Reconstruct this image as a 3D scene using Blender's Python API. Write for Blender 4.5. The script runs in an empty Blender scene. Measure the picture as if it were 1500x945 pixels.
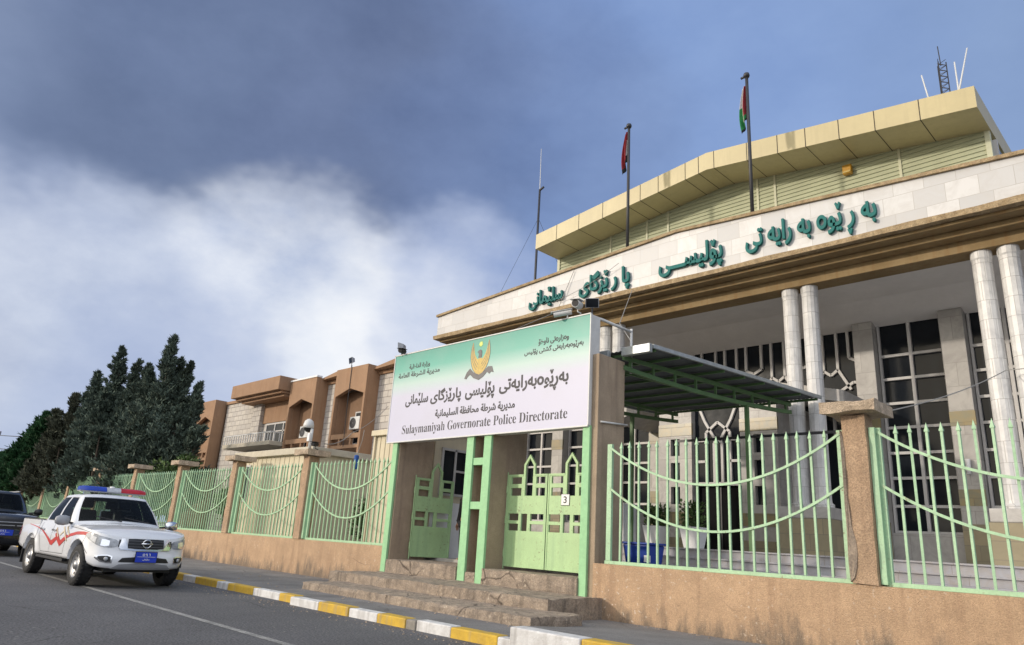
import bpy, bmesh, math, random
from mathutils import Vector, Matrix, noise
from mathutils.geometry import tessellate_polygon
R = math.radians
sc = bpy.context.scene
C = sc.collection
random.seed(7)

# ------------------------------------------------------------------ camera
CAM = Vector((0, 0, 1.25))
YAW, PITCH, ROLL, FPX = .797185503, .297948609, .0623172487, 1047.70625
def cam_axes():
    cy, sy, cp, sp = math.cos(YAW), math.sin(YAW), math.cos(PITCH), math.sin(PITCH)
    F = Vector((-sy*cp, cy*cp, sp)); X = Vector((cy, sy, 0)); U = X.cross(F)
    c, s = math.cos(ROLL), math.sin(ROLL)
    return c*X + s*U, -s*X + c*U, F
cx_, cu_, cf_ = cam_axes()
cam = bpy.data.cameras.new("camera"); cam_o = bpy.data.objects.new("camera", cam); C.objects.link(cam_o)
cam.sensor_width = 36; cam.lens = FPX/1500*36; cam.clip_start = .05; cam.clip_end = 3000
m4 = Matrix((cx_, cu_, -cf_)).transposed().to_4x4(); m4.translation = CAM
cam_o.matrix_world = m4
sc.camera = cam_o

# ------------------------------------------------------------------ sun, sky, exposure
TRAVEL = Vector((.50, .84, -.275)).normalized()          # the way the sunlight goes
TOSUN = -TRAVEL
ELEV = math.asin(TOSUN.z); AZ = math.atan2(TOSUN.x, TOSUN.y)
sun = bpy.data.lights.new("sun", 'SUN'); sun.energy = 2.2; sun.angle = R(2.5); sun.color = (1, .89, .76)
sun_o = bpy.data.objects.new("sun", sun); C.objects.link(sun_o)
sun_o.rotation_euler = TRAVEL.to_track_quat('-Z', 'Y').to_euler()
sc.view_settings.view_transform = 'Standard'; sc.view_settings.look = 'None'
sc.view_settings.gamma = 1; sc.view_settings.use_curve_mapping = False
sc.view_settings.exposure = 0.0

world = bpy.data.worlds.new("World"); sc.world = world; world.use_nodes = True
def build_world():
    nt = world.node_tree; nt.nodes.clear(); N, L = nt.nodes, nt.links
    def nd(t, **k):
        n = N.new(t)
        for a, v in k.items(): setattr(n, a, v)
        return n
    def mth(op, a, b=None, c=None):
        n = nd('ShaderNodeMath', operation=op)
        for i, v in enumerate((a, b, c)):
            if v is None: continue
            if isinstance(v, (int, float)): n.inputs[i].default_value = v
            else: L.new(v, n.inputs[i])
        return n.outputs[0]
    def mixc(f, a, b):
        n = nd('ShaderNodeMix', data_type='RGBA')
        if isinstance(f, (int, float)): n.inputs[0].default_value = f
        else: L.new(f, n.inputs[0])
        for i, v in ((6, a), (7, b)):
            if isinstance(v, tuple): n.inputs[i].default_value = (*v, 1)
            else: L.new(v, n.inputs[i])
        return n.outputs[2]
    tc = nd('ShaderNodeTexCoord'); vec = tc.outputs['Generated']
    sky = nd('ShaderNodeTexSky', sky_type='NISHITA'); sky.sun_disc = False
    sky.sun_elevation = ELEV; sky.sun_rotation = AZ % (2*math.pi); sky.dust_density = 1.0; sky.ozone_density = 2.0
    def noi(scale, detail=6, rough=.55, seed=0, stretch=(1, 1, 1.6)):
        mp = nd('ShaderNodeMapping'); mp.inputs['Scale'].default_value = stretch; mp.inputs['Location'].default_value = (seed, seed*.7, seed*.3)
        L.new(vec, mp.inputs[0])
        n = nd('ShaderNodeTexNoise'); n.inputs['Scale'].default_value = scale; n.inputs['Detail'].default_value = detail
        n.inputs['Roughness'].default_value = rough; L.new(mp.outputs[0], n.inputs['Vector'])
        return n
    warp = noi(2.2, 5, .6, 3.1)
    va = nd('ShaderNodeVectorMath', operation='SUBTRACT'); L.new(warp.outputs['Color'], va.inputs[0]); va.inputs[1].default_value = (.5, .5, .5)
    vs = nd('ShaderNodeVectorMath', operation='SCALE'); L.new(va.outputs[0], vs.inputs[0]); vs.inputs['Scale'].default_value = .34
    vv = nd('ShaderNodeVectorMath', operation='ADD'); L.new(vec, vv.inputs[0]); L.new(vs.outputs[0], vv.inputs[1])
    wv = nd('ShaderNodeVectorMath', operation='NORMALIZE'); L.new(vv.outputs[0], wv.inputs[0])
    def blob(d, inner, outer, amt=1.0):
        d = Vector(d).normalized()
        n = nd('ShaderNodeVectorMath', operation='DOT_PRODUCT'); L.new(wv.outputs[0], n.inputs[0]); n.inputs[1].default_value = d
        mr = nd('ShaderNodeMapRange', interpolation_type='SMOOTHERSTEP'); L.new(n.outputs['Value'], mr.inputs[0])
        mr.inputs[1].default_value = math.cos(R(outer)); mr.inputs[2].default_value = math.cos(R(inner)); mr.inputs[4].default_value = amt
        return mr.outputs[0]
    S = 10.8                                              # 1 / background strength
    def col(r, g, b):
        f = lambda v: ((v/255+.055)/1.055)**2.4*S if v > 10 else v/255/12.92*S
        return (f(r), f(g), f(b))
    n1 = noi(2.6, 8, .58, 1.0); n2 = noi(6.5, 8, .6, 5.0)
    tex = mth('MULTIPLY_ADD', mth('SUBTRACT', n1.outputs[0], .5), 2.2, .5)
    tex2 = mth('MULTIPLY_ADD', mth('SUBTRACT', n2.outputs[0], .5), 2.0, .5)
    cl = nd('ShaderNodeClamp'); L.new(tex, cl.inputs[0]); tex = cl.outputs[0]
    cl = nd('ShaderNodeClamp'); L.new(tex2, cl.inputs[0]); tex2 = cl.outputs[0]
    base = mixc(tex, col(104, 124, 162), col(128, 150, 188))
    base = mixc(blob((-.17, .80, .58), 8, 42, .9), base, mixc(tex, col(120, 145, 188), col(144, 168, 208)))
    base = mixc(blob((-.47, .73, .50), 4, 24, .75), base, mixc(tex2, col(126, 153, 204), col(146, 172, 218)))
    base = mixc(blob((-.64, .47, .61), 3, 17, .55), base, mixc(tex2, col(100, 124, 174), col(122, 146, 194)))
    base = mixc(blob((-.88, .02, .50), 8, 28, .8), base, mixc(tex, col(112, 127, 158), col(138, 152, 182)))
    base = mixc(blob((-.66, .26, .66), 3, 20, .5), base, mixc(tex2, col(108, 130, 176), col(128, 150, 194)))
    base = mixc(blob((-.78, .30, .50), 4, 20, .8), base, mixc(tex2, col(90, 105, 137), col(110, 125, 158)))
    base = mixc(blob((-.70, .48, .48), 2, 14, .7), base, mixc(tex2, col(92, 106, 140), col(110, 125, 160)))
    base = mixc(blob((-.60, .60, .50), 2, 13, .5), base, mixc(tex2, col(100, 119, 160), col(118, 138, 180)))
    base = mixc(blob((-.95, .19, .10), 9, 20, .9), base, mixc(tex2, col(158, 172, 204), col(184, 195, 220)))
    base = mixc(blob((-.95, .10, .20), 3, 11, .85), base, mixc(tex2, col(172, 182, 206), col(212, 219, 233)))
    base = mixc(blob((-.90, .28, .21), 3, 12, .85), base, mixc(tex2, col(174, 186, 212), col(220, 227, 240)))
    base = mixc(blob((-.83, .44, .24), 3, 13, .92), base, mixc(tex2, col(182, 195, 222), col(242, 245, 250)))
    base = mixc(blob((-.77, .56, .22), 2, 11, .95), base, mixc(tex2, col(224, 231, 243), col(252, 252, 252)))
    base = mixc(blob((-.70, .60, .31), 1, 9, .7), base, mixc(tex2, col(152, 170, 210), col(200, 210, 232)))
    base = mixc(blob((-.93, .33, .12), 3, 12, .6), base, col(166, 180, 212))
    # unseen sky behind the camera and towards the sun, brightened to add fill light
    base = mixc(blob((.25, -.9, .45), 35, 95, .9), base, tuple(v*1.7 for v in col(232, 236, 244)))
    base = mixc(blob(TOSUN, 8, 45, .9), base, tuple(v*2.2 for v in col(255, 240, 212)))
    below = nd('ShaderNodeSeparateXYZ'); L.new(vec, below.inputs[0])
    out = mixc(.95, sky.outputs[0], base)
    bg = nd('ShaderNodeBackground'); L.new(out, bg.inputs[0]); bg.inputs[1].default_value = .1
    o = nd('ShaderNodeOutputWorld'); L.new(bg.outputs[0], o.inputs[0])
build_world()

# ------------------------------------------------------------------ materials
def mat(name, color, rough=.75, var=.25, scale=6.0, bump=.0, bscale=60.0, color2=None, metal=0.0, dirt=None, spec=.5, streak=None, coat=0, island=0, stretch=None, fleck=None, grain=0, gscale=90, cracks=None):
    """Procedural material: base colour broken up by noise, optional fine bump, dirt = (colour, z, height) rising from the ground, streak = (colour, amount)."""
    m = bpy.data.materials.new(name); m.use_nodes = True
    nt = m.node_tree; N, L = nt.nodes, nt.links; b = N['Principled BSDF']
    b.inputs['Roughness'].default_value = rough; b.inputs['Metallic'].default_value = metal
    b.inputs['Specular IOR Level'].default_value = spec
    if coat: b.inputs['Coat Weight'].default_value = coat; b.inputs['Coat Roughness'].default_value = .05
    geo = N.new('ShaderNodeNewGeometry'); tc = N.new('ShaderNodeTexCoord')
    vec = tc.outputs['Object']
    if stretch:
        mp = N.new('ShaderNodeMapping'); mp.inputs['Scale'].default_value = stretch; L.new(vec, mp.inputs[0]); vec = mp.outputs[0]
    def noi(s, d=5, r=.6):
        n = N.new('ShaderNodeTexNoise'); n.inputs['Scale'].default_value = s; n.inputs['Detail'].default_value = d; n.inputs['Roughness'].default_value = r
        L.new(vec, n.inputs['Vector']); return n.outputs[0]
    def mix(f, a, bb):
        n = N.new('ShaderNodeMix'); n.data_type = 'RGBA'
        if isinstance(f, (int, float)): n.inputs[0].default_value = f
        else: L.new(f, n.inputs[0])
        for i, v in ((6, a), (7, bb)):
            if isinstance(v, tuple): n.inputs[i].default_value = (*v[:3], 1)
            else: L.new(v, n.inputs[i])
        return n.outputs[2]
    def rng(s, lo, hi):
        n = N.new('ShaderNodeMapRange'); L.new(s, n.inputs[0]); n.inputs[1].default_value = lo; n.inputs[2].default_value = hi; return n.outputs[0]
    c2 = color2 or tuple(max(0, v*(1-var)) for v in color)
    c1 = tuple(min(1, v*(1+var*.6)) for v in color) if color2 is None else color
    out = mix(rng(noi(scale), .32, .68), c2, c1)
    out = mix(rng(noi(scale*7.3), .35, .75), out, mix(.5, out, c2))
    if island:
        mm = N.new('ShaderNodeMix'); mm.data_type = 'RGBA'; mm.blend_type = 'MULTIPLY'; mm.inputs[0].default_value = 1
        r2 = N.new('ShaderNodeMapRange'); L.new(geo.outputs['Random Per Island'], r2.inputs[0]); r2.inputs[3].default_value = 1-island; r2.inputs[4].default_value = 1+island*.7
        cmb = N.new('ShaderNodeCombineColor')
        for i in range(3): L.new(r2.outputs[0], cmb.inputs[i])
        L.new(out, mm.inputs[6]); L.new(cmb.outputs[0], mm.inputs[7]); out = mm.outputs[2]
    if streak:
        mp = N.new('ShaderNodeMapping'); mp.inputs['Scale'].default_value = (5, 5, .35); L.new(tc.outputs['Object'], mp.inputs[0])
        n = N.new('ShaderNodeTexNoise'); n.inputs['Scale'].default_value = 1.6; n.inputs['Detail'].default_value = 6; L.new(mp.outputs[0], n.inputs['Vector'])
        f = N.new('ShaderNodeMath'); f.operation = 'MULTIPLY'; L.new(rng(n.outputs[0], .5, .72), f.inputs[0]); f.inputs[1].default_value = streak[1]
        out = mix(f.outputs[0], out, streak[0])
    if dirt:
        sp = N.new('ShaderNodeSeparateXYZ'); L.new(geo.outputs['Position'], sp.inputs[0])
        mr = N.new('ShaderNodeMapRange'); L.new(sp.outputs[2], mr.inputs[0]); mr.inputs[1].default_value = dirt[1]+dirt[2]; mr.inputs[2].default_value = dirt[1]
        mr.inputs[3].default_value = 0; mr.inputs[4].default_value = 1
        mp = N.new('ShaderNodeMapping'); mp.inputs['Scale'].default_value = (1, 1, .3); L.new(tc.outputs['Object'], mp.inputs[0])
        n = N.new('ShaderNodeTexNoise'); n.inputs['Scale'].default_value = 3.5; n.inputs['Detail'].default_value = 8; n.inputs['Roughness'].default_value = .7; L.new(mp.outputs[0], n.inputs['Vector'])
        ad = N.new('ShaderNodeMath'); ad.operation = 'MULTIPLY_ADD'; L.new(n.outputs[0], ad.inputs[0]); ad.inputs[1].default_value = 3.0; ad.inputs[2].default_value = -1.55
        sm = N.new('ShaderNodeMath'); sm.operation = 'ADD'; L.new(ad.outputs[0], sm.inputs[0]); L.new(mr.outputs[0], sm.inputs[1])
        f = N.new('ShaderNodeMapRange'); L.new(sm.outputs[0], f.inputs[0]); f.inputs[1].default_value = .40; f.inputs[2].default_value = .95; f.inputs[4].default_value = .75
        g = N.new('ShaderNodeMath'); g.operation = 'MULTIPLY'; L.new(f.outputs[0], g.inputs[0])
        h = N.new('ShaderNodeMapRange'); L.new(mr.outputs[0], h.inputs[0]); h.inputs[2].default_value = .12; L.new(h.outputs[0], g.inputs[1])
        out = mix(g.outputs[0], out, dirt[0])
    if grain:
        n = N.new('ShaderNodeTexNoise'); n.inputs['Scale'].default_value = gscale; n.inputs['Detail'].default_value = 3; n.inputs['Roughness'].default_value = .7; L.new(tc.outputs['Object'], n.inputs['Vector'])
        r2 = N.new('ShaderNodeMapRange'); L.new(n.outputs[0], r2.inputs[0]); r2.inputs[1].default_value = .3; r2.inputs[2].default_value = .7; r2.inputs[3].default_value = 1-grain; r2.inputs[4].default_value = 1+grain
        mm = N.new('ShaderNodeMix'); mm.data_type = 'RGBA'; mm.blend_type = 'MULTIPLY'; mm.inputs[0].default_value = 1
        cmb = N.new('ShaderNodeCombineColor')
        for i in range(3): L.new(r2.outputs[0], cmb.inputs[i])
        L.new(out, mm.inputs[6]); L.new(cmb.outputs[0], mm.inputs[7]); out = mm.outputs[2]
    if cracks:
        n = N.new('ShaderNodeTexNoise'); n.inputs['Scale'].default_value = 1.1; n.inputs['Detail'].default_value = 6; L.new(tc.outputs['Object'], n.inputs['Vector'])
        vm = N.new('ShaderNodeMix'); vm.data_type = 'VECTOR'; vm.inputs[0].default_value = .35; L.new(tc.outputs['Object'], vm.inputs[4]); L.new(n.outputs['Color'], vm.inputs[5])
        vo = N.new('ShaderNodeTexVoronoi'); vo.feature = 'DISTANCE_TO_EDGE'; vo.inputs['Scale'].default_value = cracks[1]; L.new(vm.outputs[1], vo.inputs['Vector'])
        f = N.new('ShaderNodeMapRange'); L.new(vo.outputs['Distance'], f.inputs[0]); f.inputs[1].default_value = cracks[2]; f.inputs[2].default_value = 0; 
        f2 = N.new('ShaderNodeMath'); f2.operation = 'MULTIPLY'; L.new(f.outputs[0], f2.inputs[0]); L.new(rng(noi(.7), .5, .62), f2.inputs[1]); out = mix(f2.outputs[0], out, cracks[0])
    if fleck:
        n = N.new('ShaderNodeTexNoise'); n.inputs['Scale'].default_value = 17; n.inputs['Detail'].default_value = 3; n.inputs['Roughness'].default_value = .5; L.new(tc.outputs['Object'], n.inputs['Vector'])
        f = N.new('ShaderNodeMath'); f.operation = 'MULTIPLY'; L.new(rng(n.outputs[0], .62, .70), f.inputs[0]); L.new(rng(noi(.9), .45, .6), f.inputs[1]); out = mix(f.outputs[0], out, fleck)
    L.new(out, b.inputs['Base Color'])
    rr = N.new('ShaderNodeMapRange'); L.new(noi(scale*2.1), rr.inputs[0]); rr.inputs[3].default_value = max(.02, rough-.1); rr.inputs[4].default_value = min(1, rough+.1)
    L.new(rr.outputs[0], b.inputs['Roughness'])
    if bump:
        bp = N.new('ShaderNodeBump'); bp.inputs['Strength'].default_value = bump; bp.inputs['Distance'].default_value = .02
        L.new(noi(bscale, 6, .65), bp.inputs['Height']); L.new(bp.outputs[0], b.inputs['Normal'])
    return m

def slabmat(name, ca, cb, mortar, w, h, msize=.006, offset=.5, rough=.5, axes='xz', bump=.25, vein=None, colw=.5):
    """Stone slabs / blocks: each slab its own tone, thin joints, faint veins."""
    m = bpy.data.materials.new(name); m.use_nodes = True
    nt = m.node_tree; N, L = nt.nodes, nt.links; b = N['Principled BSDF']; b.inputs['Roughness'].default_value = rough
    tc = N.new('ShaderNodeTexCoord'); sp = N.new('ShaderNodeSeparateXYZ'); L.new(tc.outputs['Object'], sp.inputs[0])
    cm = N.new('ShaderNodeCombineXYZ')
    if axes == 'xz':
        ad = N.new('ShaderNodeMath'); ad.operation = 'ADD'; L.new(sp.outputs[0], ad.inputs[0]); L.new(sp.outputs[1], ad.inputs[1])
        L.new(ad.outputs[0], cm.inputs[0]); L.new(sp.outputs[2], cm.inputs[1])
    else:
        L.new(sp.outputs[0], cm.inputs[0]); L.new(sp.outputs[1], cm.inputs[1])
    br = N.new('ShaderNodeTexBrick'); L.new(cm.outputs[0], br.inputs['Vector'])
    br.inputs['Color1'].default_value = (*ca, 1); br.inputs['Color2'].default_value = (*cb, 1); br.inputs['Mortar'].default_value = (*mortar, 1)
    br.inputs['Scale'].default_value = 1; br.inputs['Brick Width'].default_value = w; br.inputs['Row Height'].default_value = h
    br.inputs['Mortar Size'].default_value = msize; br.inputs['Mortar Smooth'].default_value = .1; br.offset = offset; br.squash_frequency = 3
    n = N.new('ShaderNodeTexNoise'); n.inputs['Scale'].default_value = 2.3; n.inputs['Detail'].default_value = 9; n.inputs['Roughness'].default_value = .68; n.inputs['Distortion'].default_value = 1.4
    L.new(tc.outputs['Object'], n.inputs['Vector'])
    mr = N.new('ShaderNodeMapRange'); L.new(n.outputs[0], mr.inputs[0]); mr.inputs[1].default_value = .42; mr.inputs[2].default_value = .72; mr.inputs[4].default_value = .8
    mx = N.new('ShaderNodeMix'); mx.data_type = 'RGBA'; L.new(mr.outputs[0], mx.inputs[0]); L.new(br.outputs[0], mx.inputs[6])
    v = vein or tuple(c*.72 for c in cb); mx.inputs[7].default_value = (*v, 1)
    L.new(mx.outputs[2], b.inputs['Base Color'])
    bp = N.new('ShaderNodeBump'); bp.inputs['Strength'].default_value = bump; bp.inputs['Distance'].default_value = .01; bp.invert = True
    L.new(br.outputs['Fac'], bp.inputs['Height']); L.new(bp.outputs[0], b.inputs['Normal'])
    return m

M = {}
M['asphalt'] = mat('asphalt', (.108, .108, .114), .85, .22, .5, 1.0, 60, grain=.75, gscale=34, cracks=((.025, .025, .026), .55, .008), streak=None, fleck=(.24, .235, .225))
M['lane_paint'] = mat('lane_paint', (.36, .35, .33), .8, .0, 5, .3, 60, color2=(.17, .17, .165), grain=.5, gscale=40)
M['pavement'] = mat('pavement', (.19, .183, .18), .9, .28, 1.3, .6, 40, grain=.35, gscale=60, cracks=((.06, .055, .05), .8, .008))
M['ground'] = mat('ground', (.20, .17, .13), .95, .3, .3, .2, 10)
M['court'] = mat('court', (.40, .38, .35), .85, .25, 1.2, .2, 20)
M['kerb_yellow'] = mat('kerb_yellow', (.62, .40, .035), .7, .0, 7, .5, 30, color2=(.46, .29, .035), streak=((.25, .22, .18), .6))
M['kerb_white'] = mat('kerb_white', (.70, .70, .70), .75, .0, 7, .5, 30, color2=(.50, .49, .48), streak=((.22, .2, .18), .55))
M['kerb_bare'] = mat('kerb_bare', (.25, .23, .20), .9, .35, 6, .8, 30)
M['plaster'] = mat('plaster', (.51, .345, .215), .9, .18, 2.0, 1.1, 60, dirt=((.13, .11, .09), .1, .62), streak=((.33, .21, .13), .5), fleck=(.64, .53, .42), grain=.22, gscale=70, cracks=((.22, .15, .10), .9, .006))
M['pillar_plaster'] = mat('pillar_plaster', (.47, .325, .21), .9, .2, 3, 1.2, 60, streak=((.27, .175, .11), .4), grain=.38, gscale=55)
M['cap_stone'] = mat('cap_stone', (.47, .37, .27), .9, .28, 9, 1.1, 55, grain=.4, gscale=50, streak=((.25, .19, .13), .4))
M['pier_plaster'] = mat('pier_plaster', (.37, .285, .20), .88, .22, 1.8, .5, 40, streak=((.20, .145, .105), .55), grain=.16, gscale=60)
M['grille_grey'] = mat('grille_grey', (.10, .10, .11), .4, .1, 8)
M['pier_inner'] = mat('pier_inner', (.40, .24, .12), .85, .22, 1.8, .3, 40, streak=((.20, .11, .06), .5))
M['step_stone'] = mat('step_stone', (.42, .335, .255), .92, .3, 4.5, 1.4, 22, color2=(.21, .17, .135), streak=((.085, .07, .055), .6), fleck=(.48, .40, .31), grain=.3, gscale=45, cracks=((.06, .045, .035), 2.2, .03))
M['green'] = mat('green', (.36, .555, .345), .48, .14, 4, .15, 90, streak=((.24, .40, .25), .5), grain=.10, gscale=30, fleck=(.20, .14, .08))
M['green_post'] = mat('green_post', (.30, .57, .30), .5, .12, 9, .35, 160)
M['green_gate'] = mat('green_gate', (.38, .56, .28), .45, .10, 3, .10, 90, streak=((.25, .40, .22), .45), grain=.07, gscale=40, fleck=(.20, .22, .12))
M['green_dark'] = mat('green_dark', (.10, .19, .075), .55, .2, 4, .1, 80)
M['white_metal'] = mat('white_metal', (.62, .62, .60), .45, .12, 6, .05, 60)
M['galv'] = mat('galv', (.42, .45, .45), .4, .2, 5, .1, 60, metal=.5)
M['dark_metal'] = mat('dark_metal', (.03, .03, .035), .45, .2, 8)
M['sheet'] = mat('sheet', (.10, .11, .115), .6, .2, 4)
M['marble'] = slabmat('marble', (.60, .595, .59), (.43, .43, .435), (.36, .34, .31), .62, .44, .005, .37, .42, vein=(.47, .455, .44))
M['marble_white'] = slabmat('marble_white', (.66, .65, .63), (.56, .555, .55), (.34, .33, .31), .21, .42, .006, .5, .42)
M['marble_wall'] = slabmat('marble_wall', (.46, .44, .41), (.34, .325, .305), (.22, .205, .185), .9, .6, .005, .5, .45, vein=(.25, .235, .22))
M['marble_band'] = slabmat('marble_band', (.24, .21, .12), (.15, .145, .10), (.10, .09, .07), .9, .3, .005, .5, .3, vein=(.30, .21, .07))
M['stone_tan'] = slabmat('stone_tan', (.30, .25, .155), (.20, .18, .12), (.20, .17, .12), .75, .34, .01, .4, .6, vein=(.22, .19, .12))
M['stair_stone'] = slabmat('stair_stone', (.38, .38, .41), (.30, .30, .33), (.25, .22, .2), 1.1, 2.0, .006, .5, .5, vein=(.36, .31, .26))
M['ashlar'] = slabmat('ashlar', (.58, .54, .48), (.46, .43, .40), (.25, .22, .2), .62, .31, .018, .5, .8, vein=(.42, .39, .35), bump=.8)
M['cornice'] = mat('cornice', (.47, .36, .22), .9, .25, 7, 1.0, 50, color2=(.27, .19, .10), grain=.35, gscale=40, streak=((.12, .09, .06), .4))
M['beam_brown'] = mat('beam_brown', (.31, .225, .115), .85, .25, 1.1, .3, 30, color2=(.20, .135, .06), streak=((.22, .11, .035), .5))
M['ceiling'] = mat('ceiling', (.74, .71, .68), .9, .08, 1.2, .1, 20)
M['siding'] = mat('siding', (.44, .46, .31), .5, .1, 2, .05, 30)
M['siding_joint'] = mat('siding_joint', (.52, .52, .36), .5, .1, 3)
M['acm'] = mat('acm', (.50, .425, .235), .40, .10, .8, .12, 2.5, streak=((.38, .32, .18), .35))
M['acm_under'] = M['acm']
M['seam'] = mat('seam', (.05, .04, .03), .8, .1, 5)
M['teal'] = mat('teal', (.002, .135, .125), .7, .12, 6)
M['glass_dark'] = mat('glass_dark', (.012, .015, .02), .07, .2, 1.5, .06, 1.3, spec=.22)
M['door_dark'] = mat('door_dark', (.006, .006, .007), .7, .2, 1.5, spec=.1)
M['frame_white'] = mat('frame_white', (.50, .485, .47), .5, .1, 5)
M['bay_brown'] = mat('bay_brown', (.33, .20, .118), .85, .14, 1.2, .25, 40, streak=((.24, .115, .05), .35))
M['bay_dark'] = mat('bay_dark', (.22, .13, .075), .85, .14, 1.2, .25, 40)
M['cream'] = mat('cream', (.62, .55, .40), .75, .08, 2, .1, 40, streak=((.42, .36, .26), .3))
M['cream_slab'] = mat('cream_slab', (.52, .47, .37), .85, .15, 3, .3, 40)
M['tree_blue'] = mat('tree_blue', (.108, .146, .118), .8, .5, .55, island=.4, color2=(.062, .082, .058), spec=.2)
M['tree_brown'] = mat('tree_brown', (.115, .125, .085), .8, .5, .5, spec=.2, island=.4, color2=(.040, .044, .028))
M['tree_deep'] = mat('tree_deep', (.028, .088, .030), .75, .4, .6, island=.4, color2=(.016, .050, .018), spec=.2)
M['shrub'] = mat('shrub', (.075, .13, .030), .65, .4, 2, island=.5)
M['bark'] = mat('bark', (.10, .075, .055), .95, .3, 8, .8, 30)
M['car_white'] = mat('car_white', (.72, .73, .75), .22, .03, 2, coat=.6)
M['car_black'] = mat('car_black', (.008, .009, .012), .15, .2, 2, coat=.8)
M['tyre'] = mat('tyre', (.018, .018, .019), .8, .3, 14, .4, 60)
M['rim'] = mat('rim', (.42, .42, .43), .35, .2, 9, metal=.7)
M['chrome'] = mat('chrome', (.72, .73, .75), .12, .05, 5, metal=1)
M['black_trim'] = mat('black_trim', (.014, .014, .016), .45, .3, 8)
M['grey_trim'] = mat('grey_trim', (.32, .33, .35), .4, .1, 8)
M['lamp_glass'] = mat('lamp_glass', (.50, .53, .57), .08, .3, 9, color2=(.20, .21, .23), coat=.8)
M['lens_blue'] = mat('lens_blue', (.008, .05, .42), .12, .25, 8, coat=.6)
M['lens_red'] = mat('lens_red', (.50, .010, .018), .12, .25, 8, coat=.6)
M['lens_clear'] = mat('lens_clear', (.55, .56, .58), .15, .3, 12, coat=.6)
M['red_stripe'] = mat('red_stripe', (.50, .03, .02), .35, .15, 6)
M['gold_stripe'] = mat('gold_stripe', (.62, .52, .36), .35, .15, 6)
M['plate_blue'] = mat('plate_blue', (.012, .05, .50), .35, .1, 8)
M['white'] = mat('white', (.78, .78, .78), .5, .05, 6)
M['black'] = mat('black', (.012, .012, .012), .5, .2, 6)
M['ink'] = mat('ink', (.05, .048, .055), .6, .15, 6)
M['bin_blue'] = mat('bin_blue', (.008, .045, .32), .4, .15, 4)
M['red_cloth'] = mat('red_cloth', (.24, .013, .02), .85, .2, 6)
M['white_cloth'] = mat('white_cloth', (.50, .48, .48), .85, .15, 6)
M['green_cloth'] = mat('green_cloth', (.02, .22, .06), .85, .2, 6)
M['black_cloth'] = mat('black_cloth', (.016, .016, .018), .9, .3, 6)
M['skin'] = mat('skin', (.42, .24, .16), .6, .1, 10)
M['hair'] = mat('hair', (.015, .012, .01), .7, .3, 20)
M['wire'] = mat('wire', (.30, .29, .27), .6, .1, 5)
M['wire_dark'] = mat('wire_dark', (.03, .03, .035), .6, .1, 5)
M['gold'] = mat('gold', (.56, .40, .10), .5, .2, 14)
M['sun_yellow'] = mat('sun_yellow', (.62, .72, .16), .5, .1, 6)
M['ribbon'] = mat('ribbon', (.12, .115, .12), .5, .2, 9)
M['lamp_amber'] = mat('lamp_amber', (.50, .26, .02), .3, .2, 9)
M['far_wall'] = mat('far_wall', (.23, .24, .28), .9, .1, .4)
M['far_brown'] = mat('far_brown', (.26, .17, .13), .9, .15, .4)
M['blue_cloth'] = mat('blue_cloth', (.02, .09, .36), .8, .2, 5)

def tint_glass():
    m = bpy.data.materials.new('car_glass'); m.use_nodes = True
    nt = m.node_tree; N, L = nt.nodes, nt.links; b = N['Principled BSDF']
    b.inputs['Base Color'].default_value = (.02, .025, .03, 1); b.inputs['Roughness'].default_value = .03
    t = N.new('ShaderNodeBsdfTransparent'); t.inputs[0].default_value = (.62, .68, .66, 1)
    mx = N.new('ShaderNodeMixShader'); fr = N.new('ShaderNodeFresnel'); fr.inputs[0].default_value = 1.5
    ad = N.new('ShaderNodeMath'); ad.operation = 'ADD'; L.new(fr.outputs[0], ad.inputs[0]); ad.inputs[1].default_value = .12
    L.new(ad.outputs[0], mx.inputs[0]); L.new(t.outputs[0], mx.inputs[1]); L.new(b.outputs[0], mx.inputs[2])
    L.new(mx.outputs[0], N['Material Output'].inputs[0]); return m
M['car_glass'] = tint_glass()

def sign_print():
    m = bpy.data.materials.new('sign_print'); m.use_nodes = True
    nt = m.node_tree; N, L = nt.nodes, nt.links; b = N['Principled BSDF']; b.inputs['Roughness'].default_value = .45
    tc = N.new('ShaderNodeTexCoord'); sp = N.new('ShaderNodeSeparateXYZ'); L.new(tc.outputs['Object'], sp.inputs[0])
    mr = N.new('ShaderNodeMapRange'); L.new(sp.outputs[2], mr.inputs[0]); mr.inputs[1].default_value = 0; mr.inputs[2].default_value = 2.15
    cr = N.new('ShaderNodeValToRGB'); e = cr.color_ramp.elements
    e[0].position = 0; e[0].color = (.50, .50, .62, 1); e[1].position = 1; e[1].color = (.036, .275, .21, 1)
    for p, c in ((.50, (.50, .50, .62, 1)), (.64, (.42, .56, .52, 1)), (.80, (.11, .39, .31, 1))):
        x = e.new(p); x.color = c
    L.new(mr.outputs[0], cr.inputs[0])
    n = N.new('ShaderNodeTexNoise'); n.inputs['Scale'].default_value = 1.2; n.inputs['Detail'].default_value = 5; L.new(tc.outputs['Object'], n.inputs['Vector'])
    r2 = N.new('ShaderNodeMapRange'); L.new(n.outputs[0], r2.inputs[0]); r2.inputs[1].default_value = .45; r2.inputs[2].default_value = .8; r2.inputs[4].default_value = .18
    mx = N.new('ShaderNodeMix'); mx.data_type = 'RGBA'; L.new(r2.outputs[0], mx.inputs[0]); L.new(cr.outputs[0], mx.inputs[6]); mx.inputs[7].default_value = (.40, .40, .40, 1)
    L.new(mx.outputs[2], b.inputs['Base Color']); return m
M['sign_print'] = sign_print()

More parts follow.
